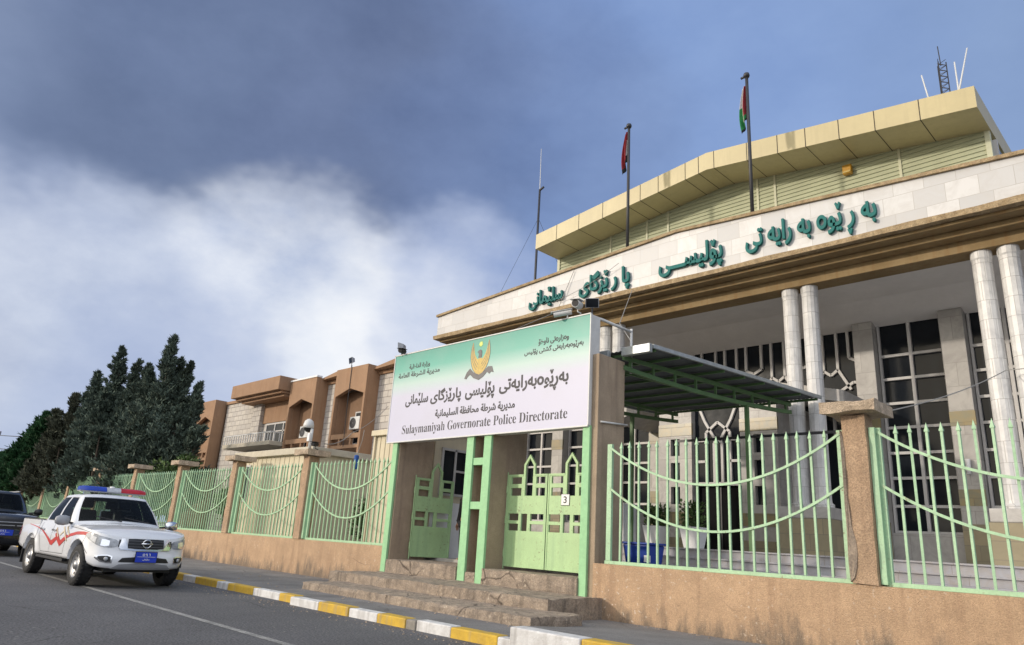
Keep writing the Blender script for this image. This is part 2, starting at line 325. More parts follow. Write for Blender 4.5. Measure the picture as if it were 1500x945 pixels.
# ------------------------------------------------------------------ mesh helpers
class MB:
    def __init__(s): s.v = []; s.f = []; s.mi = []
    def add(s, vs, fs, mi=0):
        o = len(s.v); s.v += [tuple(p) for p in vs]; s.f += [tuple(i+o for i in f) for f in fs]; s.mi += [mi]*len(fs); return s
    def box(s, x0, x1, y0, y1, z0, z1, mi=0):
        if x0 > x1: x0, x1 = x1, x0
        if y0 > y1: y0, y1 = y1, y0
        if z0 > z1: z0, z1 = z1, z0
        v = [(x, y, z) for z in (z0, z1) for y in (y0, y1) for x in (x0, x1)]
        return s.add(v, [(0, 2, 3, 1), (4, 5, 7, 6), (0, 1, 5, 4), (2, 6, 7, 3), (0, 4, 6, 2), (1, 3, 7, 5)], mi)
    def hexa(s, v, mi=0):      # 8 points: bottom 4 ccw, top 4 ccw
        return s.add(v, [(3, 2, 1, 0), (4, 5, 6, 7), (0, 1, 5, 4), (1, 2, 6, 5), (2, 3, 7, 6), (3, 0, 4, 7)], mi)
    def bar(s, p, q, w, h=None, up=(0, 0, 1), mi=0):
        p, q = Vector(p), Vector(q); h = h or w; d = (q-p).normalized(); u = Vector(up)
        if abs(d.dot(u)) > .98: u = Vector((0, 1, 0))
        a = d.cross(u).normalized(); b = a.cross(d).normalized(); a *= w/2; b *= h/2
        return s.hexa([p-a-b, p+a-b, p+a+b, p-a+b, q-a-b, q+a-b, q+a+b, q-a+b], mi)
    def cyl(s, p, q, r, r2=None, n=12, mi=0, caps=True):
        p, q = Vector(p), Vector(q); r2 = r if r2 is None else r2; d = (q-p).normalized()
        u = Vector((0, 0, 1)) if abs(d.z) < .9 else Vector((1, 0, 0)); a = d.cross(u).normalized(); b = d.cross(a)
        vs = []
        for c, rr in ((p, r), (q, r2)):
            for i in range(n):
                t = 2*math.pi*i/n; vs.append(c+a*math.cos(t)*rr+b*math.sin(t)*rr)
        fs = [(i, (i+1) % n, n+(i+1) % n, n+i) for i in range(n)]
        if caps: fs += [tuple(range(n-1, -1, -1)), tuple(range(n, 2*n))]
        return s.add(vs, fs, mi)
    def tube(s, pts, r, n=6, mi=0):
        pts = [Vector(p) for p in pts]; rings = []; vs = []
        for i, p in enumerate(pts):
            d = (pts[min(i+1, len(pts)-1)]-pts[max(i-1, 0)]).normalized()
            u = Vector((0, 0, 1)) if abs(d.z) < .95 else Vector((1, 0, 0)); a = d.cross(u).normalized(); b = d.cross(a)
            rr = r[i] if isinstance(r, (list, tuple)) else r
            for k in range(n):
                t = 2*math.pi*k/n; vs.append(p+a*math.cos(t)*rr+b*math.sin(t)*rr)
        fs = [(i*n+k, i*n+(k+1) % n, (i+1)*n+(k+1) % n, (i+1)*n+k) for i in range(len(pts)-1) for k in range(n)]
        fs += [tuple(range(n-1, -1, -1)), tuple(range((len(pts)-1)*n, len(pts)*n))]
        return s.add(vs, fs, mi)
    def lathe(s, prof, c=(0, 0, 0), n=20, axis='z', mi=0):
        vs = []
        for r, h in prof:
            for i in range(n):
                t = 2*math.pi*i/n; a, b = r*math.cos(t), r*math.sin(t)
                vs.append((c[0]+a, c[1]+b, c[2]+h) if axis == 'z' else (c[0]+a, c[1]+h, c[2]+b) if axis == 'y' else (c[0]+h, c[1]+a, c[2]+b))
        m = len(prof)
        return s.add(vs, [(j*n+i, j*n+(i+1) % n, (j+1)*n+(i+1) % n, (j+1)*n+i) for j in range(m-1) for i in range(n)], mi)
    def prism(s, poly, y0, y1, holes=(), mi=0, axis='y'):
        """poly: [(a, b)] in the plane across `axis` (y: x,z; x: y,z; z: x,y), extruded from y0 to y1, with holes."""
        def P(a, b, t): return (a, t, b) if axis == 'y' else (t, a, b) if axis == 'x' else (a, b, t)
        loops = [list(poly)]+[list(h) for h in holes]
        flat = [p for l in loops for p in l]; n = len(flat)
        tris = tessellate_polygon([[Vector((a, b, 0)) for a, b in l] for l in loops])
        vs = [P(a, b, y0) for a, b in flat]+[P(a, b, y1) for a, b in flat]
        fs = [tuple(t) for t in tris]+[tuple(i+n for i in reversed(t)) for t in tris]
        o = 0
        for l in loops:
            k = len(l)
            fs += [(o+i, o+(i+1) % k, n+o+(i+1) % k, n+o+i) for i in range(k)]; o += k
        return s.add(vs, fs, mi)
    def grid(s, rows, mi=0, closed=False):
        m = len(rows[0]); vs = [p for r in rows for p in r]
        fs = []
        for j in range(len(rows)-1):
            for i in range(m if closed else m-1):
                fs.append((j*m+i, j*m+(i+1) % m, (j+1)*m+(i+1) % m, (j+1)*m+i))
        return s.add(vs, fs, mi)
    def build(s, name, mats, parent=None, world=True, smooth=False, bevel=0, fixn=True, origin=None):
        me = bpy.data.meshes.new(name)
        off = Vector(parent.get('_w', (0, 0, 0))) if (parent and world) else Vector((0, 0, 0))
        if origin is not None: off = Vector(origin)
        me.from_pydata([tuple(Vector(p)-off) for p in s.v], [], s.f); me.update()
        if not isinstance(mats, (list, tuple)): mats = [mats]
        for m in mats: me.materials.append(M[m] if isinstance(m, str) else m)
        me.polygons.foreach_set('material_index', s.mi)
        if fixn:
            bm = bmesh.new(); bm.from_mesh(me); bmesh.ops.recalc_face_normals(bm, faces=bm.faces); bm.to_mesh(me); bm.free()
        if smooth: me.polygons.foreach_set('use_smooth', [True]*len(me.polygons))
        o = bpy.data.objects.new(name, me); C.objects.link(o)
        if origin is not None: o.location = off
        if parent is not None: o.parent = parent; o['_w'] = tuple(parent.get('_w', (0, 0, 0)))
        else: o['_w'] = tuple(off)
        if bevel:
            b = o.modifiers.new('bevel', 'BEVEL'); b.width = bevel; b.segments = 2; b.limit_method = 'ANGLE'; b.angle_limit = R(40)
        return o
def roughen(mb, amp, freq, cuts, sx=1):
    """Subdivide an MB and break its faces up with noise: worn, chipped masonry."""
    bm = bmesh.new(); vs = [bm.verts.new(p) for p in mb.v]
    for f in mb.f: bm.faces.new([vs[i] for i in f])
    bmesh.ops.recalc_face_normals(bm, faces=bm.faces)
    for _ in range(cuts):
        L = max(e.calc_length() for e in bm.edges)
        es = [e for e in bm.edges if e.calc_length() > max(L*.5, .09)]
        bmesh.ops.subdivide_edges(bm, edges=es, cuts=1, use_grid_fill=True)
    bm.normal_update()
    for v in bm.verts:
        d = noise.noise(v.co*freq)*amp + noise.noise(v.co*freq*3.7)*amp*.6
        edge = 1+1.4*(len({tuple(round(c, 1) for c in f.normal) for f in v.link_faces}) > 1)
        v.co += v.normal*(d*edge-amp*.5*(edge-1))
    r = MB(); bm.verts.index_update()
    r.v = [tuple(v.co) for v in bm.verts]; r.f = [tuple(v.index for v in f.verts) for f in bm.faces]; r.mi = [0]*len(r.f); bm.free(); return r

def tag(o, label, cat, group=None):
    o['label'] = label; o['category'] = cat; o['kind'] = 'thing'
    if group: o['group'] = group
    return o
def thing(name, label, cat, loc=(0, 0, 0), group=None):
    o = bpy.data.objects.new(name, None); C.objects.link(o); o.location = loc; o['_w'] = tuple(loc); o.empty_display_size = .2
    return tag(o, label, cat, group)
def struct(o): o['kind'] = 'structure'; return o
def copy_tree(o, parent=None):
    c = o.copy(); C.objects.link(c)
    if parent is not None: c.parent = parent
    for ch in o.children: copy_tree(ch, c)
    return c

# ------------------------------------------------------------------ lettering
FORMS = {  # isolated, final, initial, medial
 'ا': (0xFE8D, 0xFE8E, 0, 0), 'ب': (0xFE8F, 0xFE90, 0xFE91, 0xFE92), 'ت': (0xFE95, 0xFE96, 0xFE97, 0xFE98), 'ة': (0x00F6, 0xFE94, 0, 0),
 'ح': (0xFEA1, 0xFEA2, 0xFEA3, 0xFEA4), 'خ': (0xFEA5, 0xFEA6, 0xFEA7, 0xFEA8), 'د': (0xFEA9, 0xFEAA, 0, 0), 'ر': (0xFEAD, 0xFEAE, 0, 0),
 'ز': (0xFEAF, 0xFEB0, 0, 0), 'س': (0xFEB1, 0xFEB2, 0xFEB3, 0xFEB4), 'ش': (0xFEB5, 0xFEB6, 0xFEB7, 0xFEB8), 'ط': (0xFEC1, 0xFEC2, 0xFEC3, 0xFEC4),
 'ظ': (0xFEC5, 0xFEC6, 0xFEC7, 0xFEC8), 'ع': (0xFEC9, 0xFECA, 0xFECB, 0xFECC), 'ف': (0xFED1, 0xFED2, 0xFED3, 0xFED4), 'ل': (0xFEDD, 0xFEDE, 0xFEDF, 0xFEE0),
 'م': (0xFEE1, 0xFEE2, 0xFEE3, 0xFEE4), 'ن': (0xFEE5, 0xFEE6, 0xFEE7, 0xFEE8), 'و': (0xFEED, 0xFEEE, 0, 0), 'ي': (0xFEF1, 0xFEF2, 0xFEF3, 0xFEF4),
 'ی': (0xFBFC, 0xFBFD, 0xFBFE, 0xFBFF), 'ێ': (0xFEEF, 0xFEF0, 0xFBFE, 0xFBFF), 'ە': (0x006F, 0xFEEA, 0, 0), 'ۆ': (0xFBD9, 0xFBDA, 0, 0),
 'ـ': (0x640, 0x640, 0x640, 0x640), 'گ': (0xFB92, 0xFB93, 0xFB94, 0xFB95), 'پ': (0xFB56, 0xFB57, 0xFB58, 0xFB59), 'ڕ': (0x0695, 0x0695, 0, 0), 'ئ': (0xFE89, 0xFE8A, 0xFE8B, 0xFE8C)}
def shape(s):
    out = []
    for i, ch in enumerate(s):
        if ch not in FORMS: out.append(ch); continue
        f = FORMS[ch]; prev = i > 0 and s[i-1] in FORMS and FORMS[s[i-1]][2]; nxt = i+1 < len(s) and s[i+1] in FORMS
        k = (3 if nxt and f[2] else 1) if prev else (2 if nxt and f[2] else 0)
        out.append(('\u065A' if ch == 'ێ' else '')+chr(f[k]))
    return ''.join(reversed(out))
def math_bold(s):
    return ''.join(chr(0x1D400+ord(c)-65) if 'A' <= c <= 'Z' else chr(0x1D41A+ord(c)-97) if 'a' <= c <= 'z' else c for c in s)
def poly_area(p): return sum(p[i-1][0]*p[i][1]-p[i][0]*p[i-1][1] for i in range(len(p)))/2
def inside(pt, poly):
    x, y = pt; r = False
    for i in range(len(poly)):
        (x1, y1), (x2, y2) = poly[i-1], poly[i]
        if (y1 > y) != (y2 > y) and x < (x2-x1)*(y-y1)/(y2-y1)+x1: r = not r
    return r
ARABIC_SIGN = []
def outlines(text, arabic=False):
    """Closed outlines of a line of text, font units, as [(outer, [holes])]."""
    cu = bpy.data.curves.new('t', 'FONT'); cu.body = text; cu.size = 1
    o = bpy.data.objects.new('t', cu); C.objects.link(o); bpy.context.view_layer.update()
    dg = bpy.context.evaluated_depsgraph_get(); c = o.evaluated_get(dg).to_curve(dg)
    polys = []
    for sp in c.splines:
        p = []
        if sp.type == 'BEZIER':
            bp = sp.bezier_points; n = len(bp)
            for i in range(n):
                a, b = bp[i], bp[(i+1) % n]
                st = 1 if (a.handle_right-a.co).length+(b.handle_left-b.co).length < 1e-5 else 5
                for k in range(st):
                    t = k/st; u = 1-t
                    q = a.co*u**3+a.handle_right*3*u*u*t+b.handle_left*3*u*t*t+b.co*t**3
                    if not p or (Vector(p[-1])-q.xy).length > 1e-4: p.append((q.x, q.y))
        else:
            p = [(q.co.x, q.co.y) for q in sp.points]
        if len(p) > 2 and abs(poly_area(p)) > 1e-6: polys.append(p)
    o.evaluated_get(dg).to_curve_clear(); bpy.data.objects.remove(o); bpy.data.curves.remove(cu)
    if not polys: return []
    sgn = ARABIC_SIGN[0] if arabic and ARABIC_SIGN else (1 if poly_area(max(polys, key=lambda p: abs(poly_area(p)))) > 0 else -1)
    outs = [(p, []) for p in polys if poly_area(p)*sgn > 0]
    for f in [p for p in polys if poly_area(p)*sgn < 0]:      # a glyph from a font wound the other way
        if not any(inside(f[0], o[0]) and abs(poly_area(o[0])) > abs(poly_area(f)) for o in outs):
            hs = [o for o in outs if inside(o[0][0], f)]
            outs = [o for o in outs if not any(o is h for h in hs)]+[(f[::-1], [h[0][::-1] for h in hs])]; polys = [p for p in polys if p is not f]
    for h in polys:
        if poly_area(h)*sgn < 0:
            c = [o for o in outs if inside(h[0], o[0])]
            if c: min(c, key=lambda o: abs(poly_area(o[0])))[1].append(h)
    return outs
def fatten(p, d, ref):
    """Push an outline out by d (ref: +1 when outers run counter-clockwise)."""
    n = len(p); out = []
    for i in range(n):
        a, b, c = Vector(p[i-1]), Vector(p[i]), Vector(p[(i+1) % n])
        e1, e2 = (b-a), (c-b)
        if e1.length < 1e-9 or e2.length < 1e-9: out.append(tuple(b)); continue
        n1 = Vector((e1.y, -e1.x)).normalized(); n2 = Vector((e2.y, -e2.x)).normalized(); m = n1+n2
        m = n1 if m.length < .3 else m.normalized()/max(.5, m.normalized().dot(n1))
        q = b+m*d*ref; out.append((q.x, q.y))
    return out
def lettering(text, x0, x1, z0, z1, y, depth, bold=0.0, shaped=True):
    """Clusters (touching groups) of glyphs fitted into the box x0..x1, z0..z1 of the plane y, front face at y-depth. Returns a list of MB."""
    if shaped and not ARABIC_SIGN: ARABIC_SIGN.append(1 if poly_area(outlines(chr(0xFE8D))[0][0]) > 0 else -1)
    outs = outlines(shape(text) if shaped else text, shaped)
    if not outs: return []
    ref = 1 if poly_area(outs[0][0]) > 0 else -1
    outs = [(fatten(o, bold, ref), [fatten(h, bold, ref) for h in hs]) for o, hs in outs]
    xs = [p[0] for o, _ in outs for p in o]; ys = [p[1] for o, _ in outs for p in o]
    ax, bx, ay, by = min(xs), max(xs), min(ys), max(ys)
    fx = lambda p: (x0+(p[0]-ax)/(bx-ax)*(x1-x0), z0+(p[1]-ay)/(by-ay)*(z1-z0))
    items = []
    for k, (o, hs) in enumerate(outs):
        o2 = [fx(p) for p in o]; h2 = [[fx(p) for p in h] for h in hs]
        items.append((o2, h2, min(p[0] for p in o2), max(p[0] for p in o2)))
    items.sort(key=lambda t: t[2]); res = []; cur = None
    for k, (o, hs, a, b) in enumerate(items):
        if cur is None or a > cur[1]-.15*min(b-a, .2):
            cur = [MB(), b]; res.append(cur)
        cur[0].prism(o, y-depth-.0007*(k % 4), y, hs); cur[1] = max(cur[1], b)
    return [c[0] for c in res]
def merged(mbs):
    r = MB()
    for m in mbs: r.add(m.v, m.f)
    return r
# ================================================================== the setting: road, kerbs, pavement, courtyard
g = MB(); g.add([(-900, -500, -.03), (500, -500, -.03), (500, 900, -.03), (-900, 900, -.03)], [(0, 1, 2, 3)])
struct(g.build('ground', 'ground'))
g = MB(); g.add([(-260, -9, 0), (90, -9, 0), (90, 7.3, 0), (-260, 7.3, 0)], [(0, 1, 2, 3)])
struct(g.build('road', 'asphalt'))
g = MB()
x = -120.0
while x < 30:
    g.add([(x, 4.46, .004), (x+6, 4.46, .004), (x+6, 4.57, .004), (x, 4.57, .004)], [(0, 1, 2, 3)]); x += 6.0
struct(g.build('lane_line', 'lane_paint'))
# pavement: flat on the left, higher and tilted towards the wall on the right
g = MB()
g.box(-120, -12.05, 7.12, 10.3, -.02, .13)
g.hexa([(-12.05, 6.98, -.02), (-6.6, 6.9, -.02), (-6.6, 10.3, -.02), (-12.05, 10.3, -.02), (-12.05, 6.98, .126), (-6.6, 6.9, .126), (-6.6, 10.3, .126), (-12.05, 10.3, .126)])
g.hexa([(-6.6, 6.9, -.02), (30, 6.9, -.02), (30, 10.3, -.02), (-6.6, 10.3, -.02), (-6.6, 6.9, .275), (30, 6.9, .275), (30, 10.3, .11), (-6.6, 10.3, .11)])
struct(g.build('pavement', 'pavement'))
g = MB()
def kerb_run(edges, cols, y0, y1, z):
    for a, b, c in zip(edges[:-1], edges[1:], cols): 
        g.box(a+.006, b-.006, y0+random.uniform(-.012, .012), y1, -.03, z+random.uniform(-.008, .008), c)
left = [-12.15, -12.7, -13.74, -14.84, -15.35, -16.45, -17.12]; lc = [0, 1, 0, 1, 0, 1]
k = -17.12; c = 0
while k > -80: left.append(k-1.05); lc.append(c); k -= 1.05; c = 1-c
kerb_run(left[::-1], lc[::-1], 6.95, 7.15, .135)
kerb_run([-12.0, -11.07, -10.18, -9.42, -8.72, -8.49, -7.75, -6.85, -6.55], [1, 0, 1, 0, 2, 1, 0, 1], 6.78, 6.99, .132)
right = [-6.55, -5.45]; rc = [1]; k = -5.45; c = 0
while k < 25: right.append(k+1.05); rc.append(c); k += 1.05; c = 1-c
kerb_run(right, rc, 6.68, 6.93, .285)
kb = struct(g.build('kerb', ['kerb_yellow', 'kerb_white', 'kerb_bare'], bevel=.018))
g = MB(); g.box(-110, -14.16, 10.33, 40, -.02, .80); g.box(-8.05, 14, 10.33, 40, -.02, .80); g.box(-14.158, -8.052, 11.48, 40, -.02, .80)
struct(g.build('courtyard', 'court'))
g = MB(); rnd = random.Random(5)                         # grit, pebbles and dry leaves swept along the kerb and the steps
for _ in range(900):
    x = rnd.uniform(-24, -1.5); y = 6.7-abs(rnd.gauss(0, .22)) if rnd.random() < .6 else rnd.choice((7.75, 10.05, 8.7))-abs(rnd.gauss(0, .16))
    if y > 7.0 and x > -7.0: y = 10.05-abs(rnd.gauss(0, .2))
    z = 0 if y < 6.9 else (.13 if y < 7.8 or x < -14.3 else .275 if y < 8.75 else .45)
    if x > -7.0 and y > 6.9: z = .275-(y-6.9)*.165/3.4
    s_ = rnd.uniform(.006, .022)*(1.6 if rnd.random() < .1 else 1); a = rnd.uniform(0, 6.28)
    p = [(x+s_*math.cos(a+k*2.1), y+s_*.8*math.sin(a+k*2.1), z+.001) for k in range(3)]
    g.add(p+[(x, y, z+s_*.8)], [(0, 1, 3), (1, 2, 3), (2, 0, 3), (0, 2, 1)])
o = g.build('street_grit', 'step_stone'); o['kind'] = 'stuff'

# ================================================================== entrance steps of the gate
st = thing('entrance_steps', 'worn stone steps leading up to the two gate openings', 'steps', (-10.8, 9, .13))
roughen(MB().box(-14.12, -7.84, 8.80, 10.28, .02, .452), .016, 2.6, 6).build('step', 'step_stone', st)
roughen(MB().box(-13.55, -7.30, 7.85, 9.0, .02, .275), .018, 2.6, 6).build('step', 'step_stone', st)
roughen(MB().box(-13.94, -11.53, 10.10, 11.5, .40, .735), .014, 2.5, 5).build('threshold', 'step_stone', st)
roughen(MB().box(-10.76, -8.36, 10.10, 11.5, .40, .735), .014, 2.5, 5).build('threshold', 'step_stone', st)
roughen(MB().box(-11.29, -11.0, 10.14, 10.6, .40, .64), .014, 2.5, 3).build('threshold', 'step_stone', st)

# ================================================================== gate piers
def pier(label, x0, x1, ztop, posts, ydeep=11.22, bars=()):
    r = thing('gate_pier', label, 'pier', ((x0+x1)/2, 10.2, .13), 'plastered piers of the gate')
    for a, b in posts['slabs']:
        MB().box(a, b, 10.2, ydeep, .05, ztop).build('pier_wall', 'pier_plaster', r, bevel=.01)
    for a, b in posts['strips']:
        MB().box(a, b, 10.135, 10.197, .40, 3.37).build('front_strip', 'green_post', r, bevel=.008)
    for z in bars:
        MB().box(posts['strips'][0][1]-.003, posts['strips'][1][0]+.003, 10.16, 10.30, z-.075, z+.075).build('cross_bar', 'green_post', r, bevel=.006)
    return r
pier('brown plastered gate pier at the left end of the gate, beside the open leaf', -14.15, -13.95, 3.9, dict(slabs=[(-14.15, -13.95)], strips=[(-14.17, -13.99)]))
pier('double gate pier between the two openings, joined by two green cross bars', -11.52, -10.77, 3.9, dict(slabs=[(-11.50, -11.32), (-10.96, -10.78)], strips=[(-11.52, -11.305), (-10.985, -10.77)]), bars=(2.82, 1.93))
pr = pier('tall gate pier at the right end of the gate, carrying the end of the sign', -8.33, -8.06, 4.72, dict(slabs=[(-8.33, -8.06)], strips=[(-8.355, -8.19)]), ydeep=11.0)
MB().tube([(-8.03, 10.25, 3.44), (-8.03, 11.05, 3.50)], .018).build('conduit', 'white_metal', pr, smooth=True)

# ================================================================== gate leaves
def make_leaf(label, number=False):
    """Leaf in its own frame: hinge at x = 0, running to x = 1.1, foot at z = 0."""
    w, h = 1.09, 1.80
    r = thing('gate_leaf', label, 'gate', (0, 0, 0), 'green steel leaves of the gate')
    Z = lambda f: h*(1-f)
    X = lambda f: w*f
    outer = [(0, 0), (w, 0), (w, h), (X(.68), h), (X(.68), h+.20), (X(.535), h+.40), (X(.39), h+.20), (X(.39), h), (0, h)]
    def rect(a, b, t, u): return [(X(a), Z(u)), (X(b), Z(u)), (X(b), Z(t)), (X(a), Z(t))]
    holes = [rect(.08, .35, .03, .105), rect(.08, .35, .15, .235), rect(.72, .94, .03, .105), rect(.72, .94, .15, .235),
             [(X(.44), Z(.235)), (X(.63), Z(.235)), (X(.63), h+.18), (X(.535), h+.32), (X(.44), h+.18)],
             rect(.05, .31, .43, .505), rect(.05, .31, .54, .615), rect(.38, .53, .43, .615), rect(.61, .93, .43, .505), rect(.61, .93, .54, .615)]
    MB().prism(outer, -.022, .022, holes).build('leaf_panel', 'green_gate', r, bevel=.004)
    f = MB()
    for a, b in ((0, .035), (w-.035, w)): f.box(a, b, -.031, .031, 0, h)
    f.box(.036, w-.036, -.030, .030, 0, .035); f.box(.036, X(.39), -.030, .030, h-.036, h+.001); f.box(X(.68), w-.036, -.030, .030, h-.036, h+.001)
    f.build('leaf_frame', 'green_gate', r, bevel=.003)
    hg = MB()
    for z in (.25, .9, 1.5): hg.cyl((-.02, -.02, z-.07), (-.02, -.02, z+.07), .022, n=8)
    hg.cyl((-.02, -.02, -.05), (-.02, -.02, h+.05), .012, n=8)
    hg.build('hinge_rod', 'green_gate', r)
    if number:
        pl = MB().box(.36, .56, -.036, -.0225, 1.20, 1.40).build('number_plate', 'white', r, bevel=.004)
        b = MB().box(.352, .568, -.030, -.0228, 1.192, 1.408); b.build('plate_rim', 'black_trim', pl, world=False)
        t = merged(lettering('3', .420, .500, 1.235, 1.365, -.0362, .003, .012, False)); t.build('numeral', 'black', pl, world=False)
    return r
lf = make_leaf('closed gate leaf without a number, left one of the closed pair'); lf.location = (-10.74, 10.70, .79)
lf = make_leaf('closed gate leaf carrying a small white plate with the number 3', True)
for ch in lf.children:
    if ch.name.startswith(('hinge',)): ch.location.x = 1.13
lf.location = (-9.63, 10.70, .79)
lf = make_leaf('open gate leaf swung inwards in the left gate opening'); lf.location = (-13.90, 10.72, .80); lf.rotation_euler = (0, 0, R(84))

# ================================================================== the sign over the gate
SX0, SX1, SY, SZ0, SZ1 = -14.38, -8.22, 10.10, 3.37, 5.49
sg = thing('sign_board', 'long green to white lettered board with a golden eagle emblem above the gate', 'sign', (SX0, SY, SZ0))
MB().box(SX0, SX1, SY, SY+.04, SZ0, SZ1).build('printed_face', 'sign_print', sg)
MB().box(SX0-.006, SX1+.006, SY+.042, SY+.30, SZ0-.006, SZ1+.006).build('sign_box', 'white_metal', sg, bevel=.006)
f = MB()
f.box(SX0-.012, SX1+.012, SY-.012, SY+.041, SZ1+.001, SZ1+.028); f.box(SX0-.012, SX1+.012, SY-.012, SY+.041, SZ0-.028, SZ0-.001)
f.box(SX0-.026, SX0-.001, SY-.012, SY+.041, SZ0, SZ1); f.box(SX1+.001, SX1+.026, SY-.012, SY+.041, SZ0, SZ1)
f.build('sign_edge', 'white_metal', sg, bevel=.003)
KURD = ['بەڕێوەبەرایەتی', 'پۆلیسی', 'پارێزگای', 'سلێمانی']
def sign_line(name, text, x0, x1, z0, z1, bold, shaped=True, y=SY, ink='ink'):
    m = lettering(text, x0, x1, z0, z1, y-.0005, .002, bold, shaped)
    cur = []; gap = .20*(z1-z0)
    for c in m:                                            # one mesh per word
        lo_ = min(p[0] for p in c.v)
        if cur and lo_-max(p[0] for k in cur for p in k.v) > gap: merged(cur).build(name, ink, sg); cur = []
        cur.append(c)
    if cur: merged(cur).build(name, ink, sg)
sign_line('lettering', 'بەڕێوەبەرایەتی', -10.60, -8.71, 4.10, 4.53, .030)
sign_line('lettering', 'پۆلیسی', -11.66, -10.74, 4.11, 4.50, .030)
sign_line('lettering', 'پارێزگای', -12.86, -11.80, 4.13, 4.50, .030)
sign_line('lettering', 'سلێمانی', -13.80, -12.95, 4.16, 4.48, .030)
sign_line('lettering', 'مديرية شرطة محافظة السليمانية', -12.64, -10.11, 3.80, 4.02, .028)
sign_line('lettering', math_bold('Sulaymaniyah Governorate Police Directorate'), -13.82, -8.71, 3.475, 3.735, -.0065, False)
sign_line('lettering', 'وەزارەتی ناوخۆ', -9.54, -8.74, 5.05, 5.20, .030)
sign_line('lettering', 'بەڕێوەبەرایەتی گشتی پۆلیس', -9.92, -8.37, 4.86, 5.03, .026)
sign_line('lettering', 'وزارة الداخلية', -13.79, -13.0, 5.07, 5.22, .02)
sign_line('lettering', 'مديرية الشرطة العامة', -14.19, -12.62, 4.87, 5.03, .02)
# emblem: sun, eagle with raised wings, ribbon
EX, EZ = -11.26, 4.60
def catm(P, n=5):
    out = []
    for i in range(len(P)-1):
        p0, p1, p2, p3 = P[max(i-1, 0)], P[i], P[i+1], P[min(i+2, len(P)-1)]
        for k in range(n):
            t = k/n; out.append(tuple(.5*(2*p1[d]+(p2[d]-p0[d])*t+(2*p0[d]-5*p1[d]+4*p2[d]-p3[d])*t*t+(3*p1[d]-p0[d]-3*p2[d]+p3[d])*t**3) for d in (0, 1)))
    return out+[P[-1]]
def emb(name, poly, m, lift, parent=None):
    return MB().prism([(EX+a, EZ+b) for a, b in poly], SY-.001-lift, SY-.0005).build(name, m, parent or sg)
em = emb('emblem', [(-.045, .10), (.045, .10), (.085, .30), (.055, .44), (-.055, .44), (-.085, .30)], 'gold', .0015)
WO = [(.02, .07), (.12, .12), (.21, .22), (.27, .36), (.30, .52), (.285, .68), (.25, .82)]
WI = [(.215, .70), (.195, .60), (.16, .52), (.11, .45), (.05, .40), (.02, .36)]
for s in (-1, 1):
    co = catm(WO); ci = catm(WI)
    emb('wing', [(s*a, b) for a, b in co+ci], 'gold', .003, em)
    emb('wing_edge', [(s*a, b) for a, b in co]+[(s*(a+.014), b-.004) for a, b in co[::-1]], 'ribbon', .0034, em)
    for f in (.28, .52, .75):
        m_ = [(a0+(a1-a0)*f, b0+(b1-b0)*f) for (a0, b0), (a1, b1) in zip(catm(WO[1:]), catm(WI[::-1][:6]))]
        emb('feather_line', [(s*a, b) for a, b in m_]+[(s*(a+.010), b-.004) for a, b in m_[::-1]], 'ribbon', .0038, em)
emb('eagle_head', [(-.06, .45), (.05, .45), (.055, .54), (.04, .61), (-.01, .635), (-.055, .615), (-.10, .58), (-.06, .565), (-.045, .52)], 'ribbon', .006, em)
emb('tail', [(-.11, .06), (-.05, .02), (0, .05), (.06, .02), (.11, .06), (.09, .2), (-.08, .2)], 'gold', .004, em)
starp = [((.070 if i % 2 == 0 else .042)*math.cos(2*math.pi*i/28), .755+(.070 if i % 2 == 0 else .042)*math.sin(2*math.pi*i/28)) for i in range(28)]
emb('sun_disc', starp, 'sun_yellow', .004, em)
emb('ribbon', [(-.47, .03), (-.40, .16), (-.30, .24), (-.18, .14), (0, .07), (.15, .12), (.27, .22), (.40, .21), (.46, .07), (.38, .09), (.33, .05), (.25, .10), (.14, .01), (0, -.05), (-.17, .01), (-.28, .10), (-.36, .06), (-.40, .01)], 'ribbon', .005, em)

# ================================================================== fences
WZ = 1.0
def fence_wall(label, x0, x1):
    b = MB(); n = max(2, int((x1-x0)/2.2))
    o = roughen(MB().box(x0, x1, 10.15, 10.42, -.02, WZ), .007, 3.0, 4) if x1-x0 < 20 else MB().box(x0, x1, 10.15, 10.42, -.02, WZ)
    return tag(o.build('fence_wall', 'plaster', None, origin=((x0+x1)/2, 10.2, 0)), label, 'wall')
fence_wall('low orange plastered wall under the fence right of the gate', -8.05, 14)
fence_wall('low orange plastered wall under the long fence left of the gate', -92, -14.18)

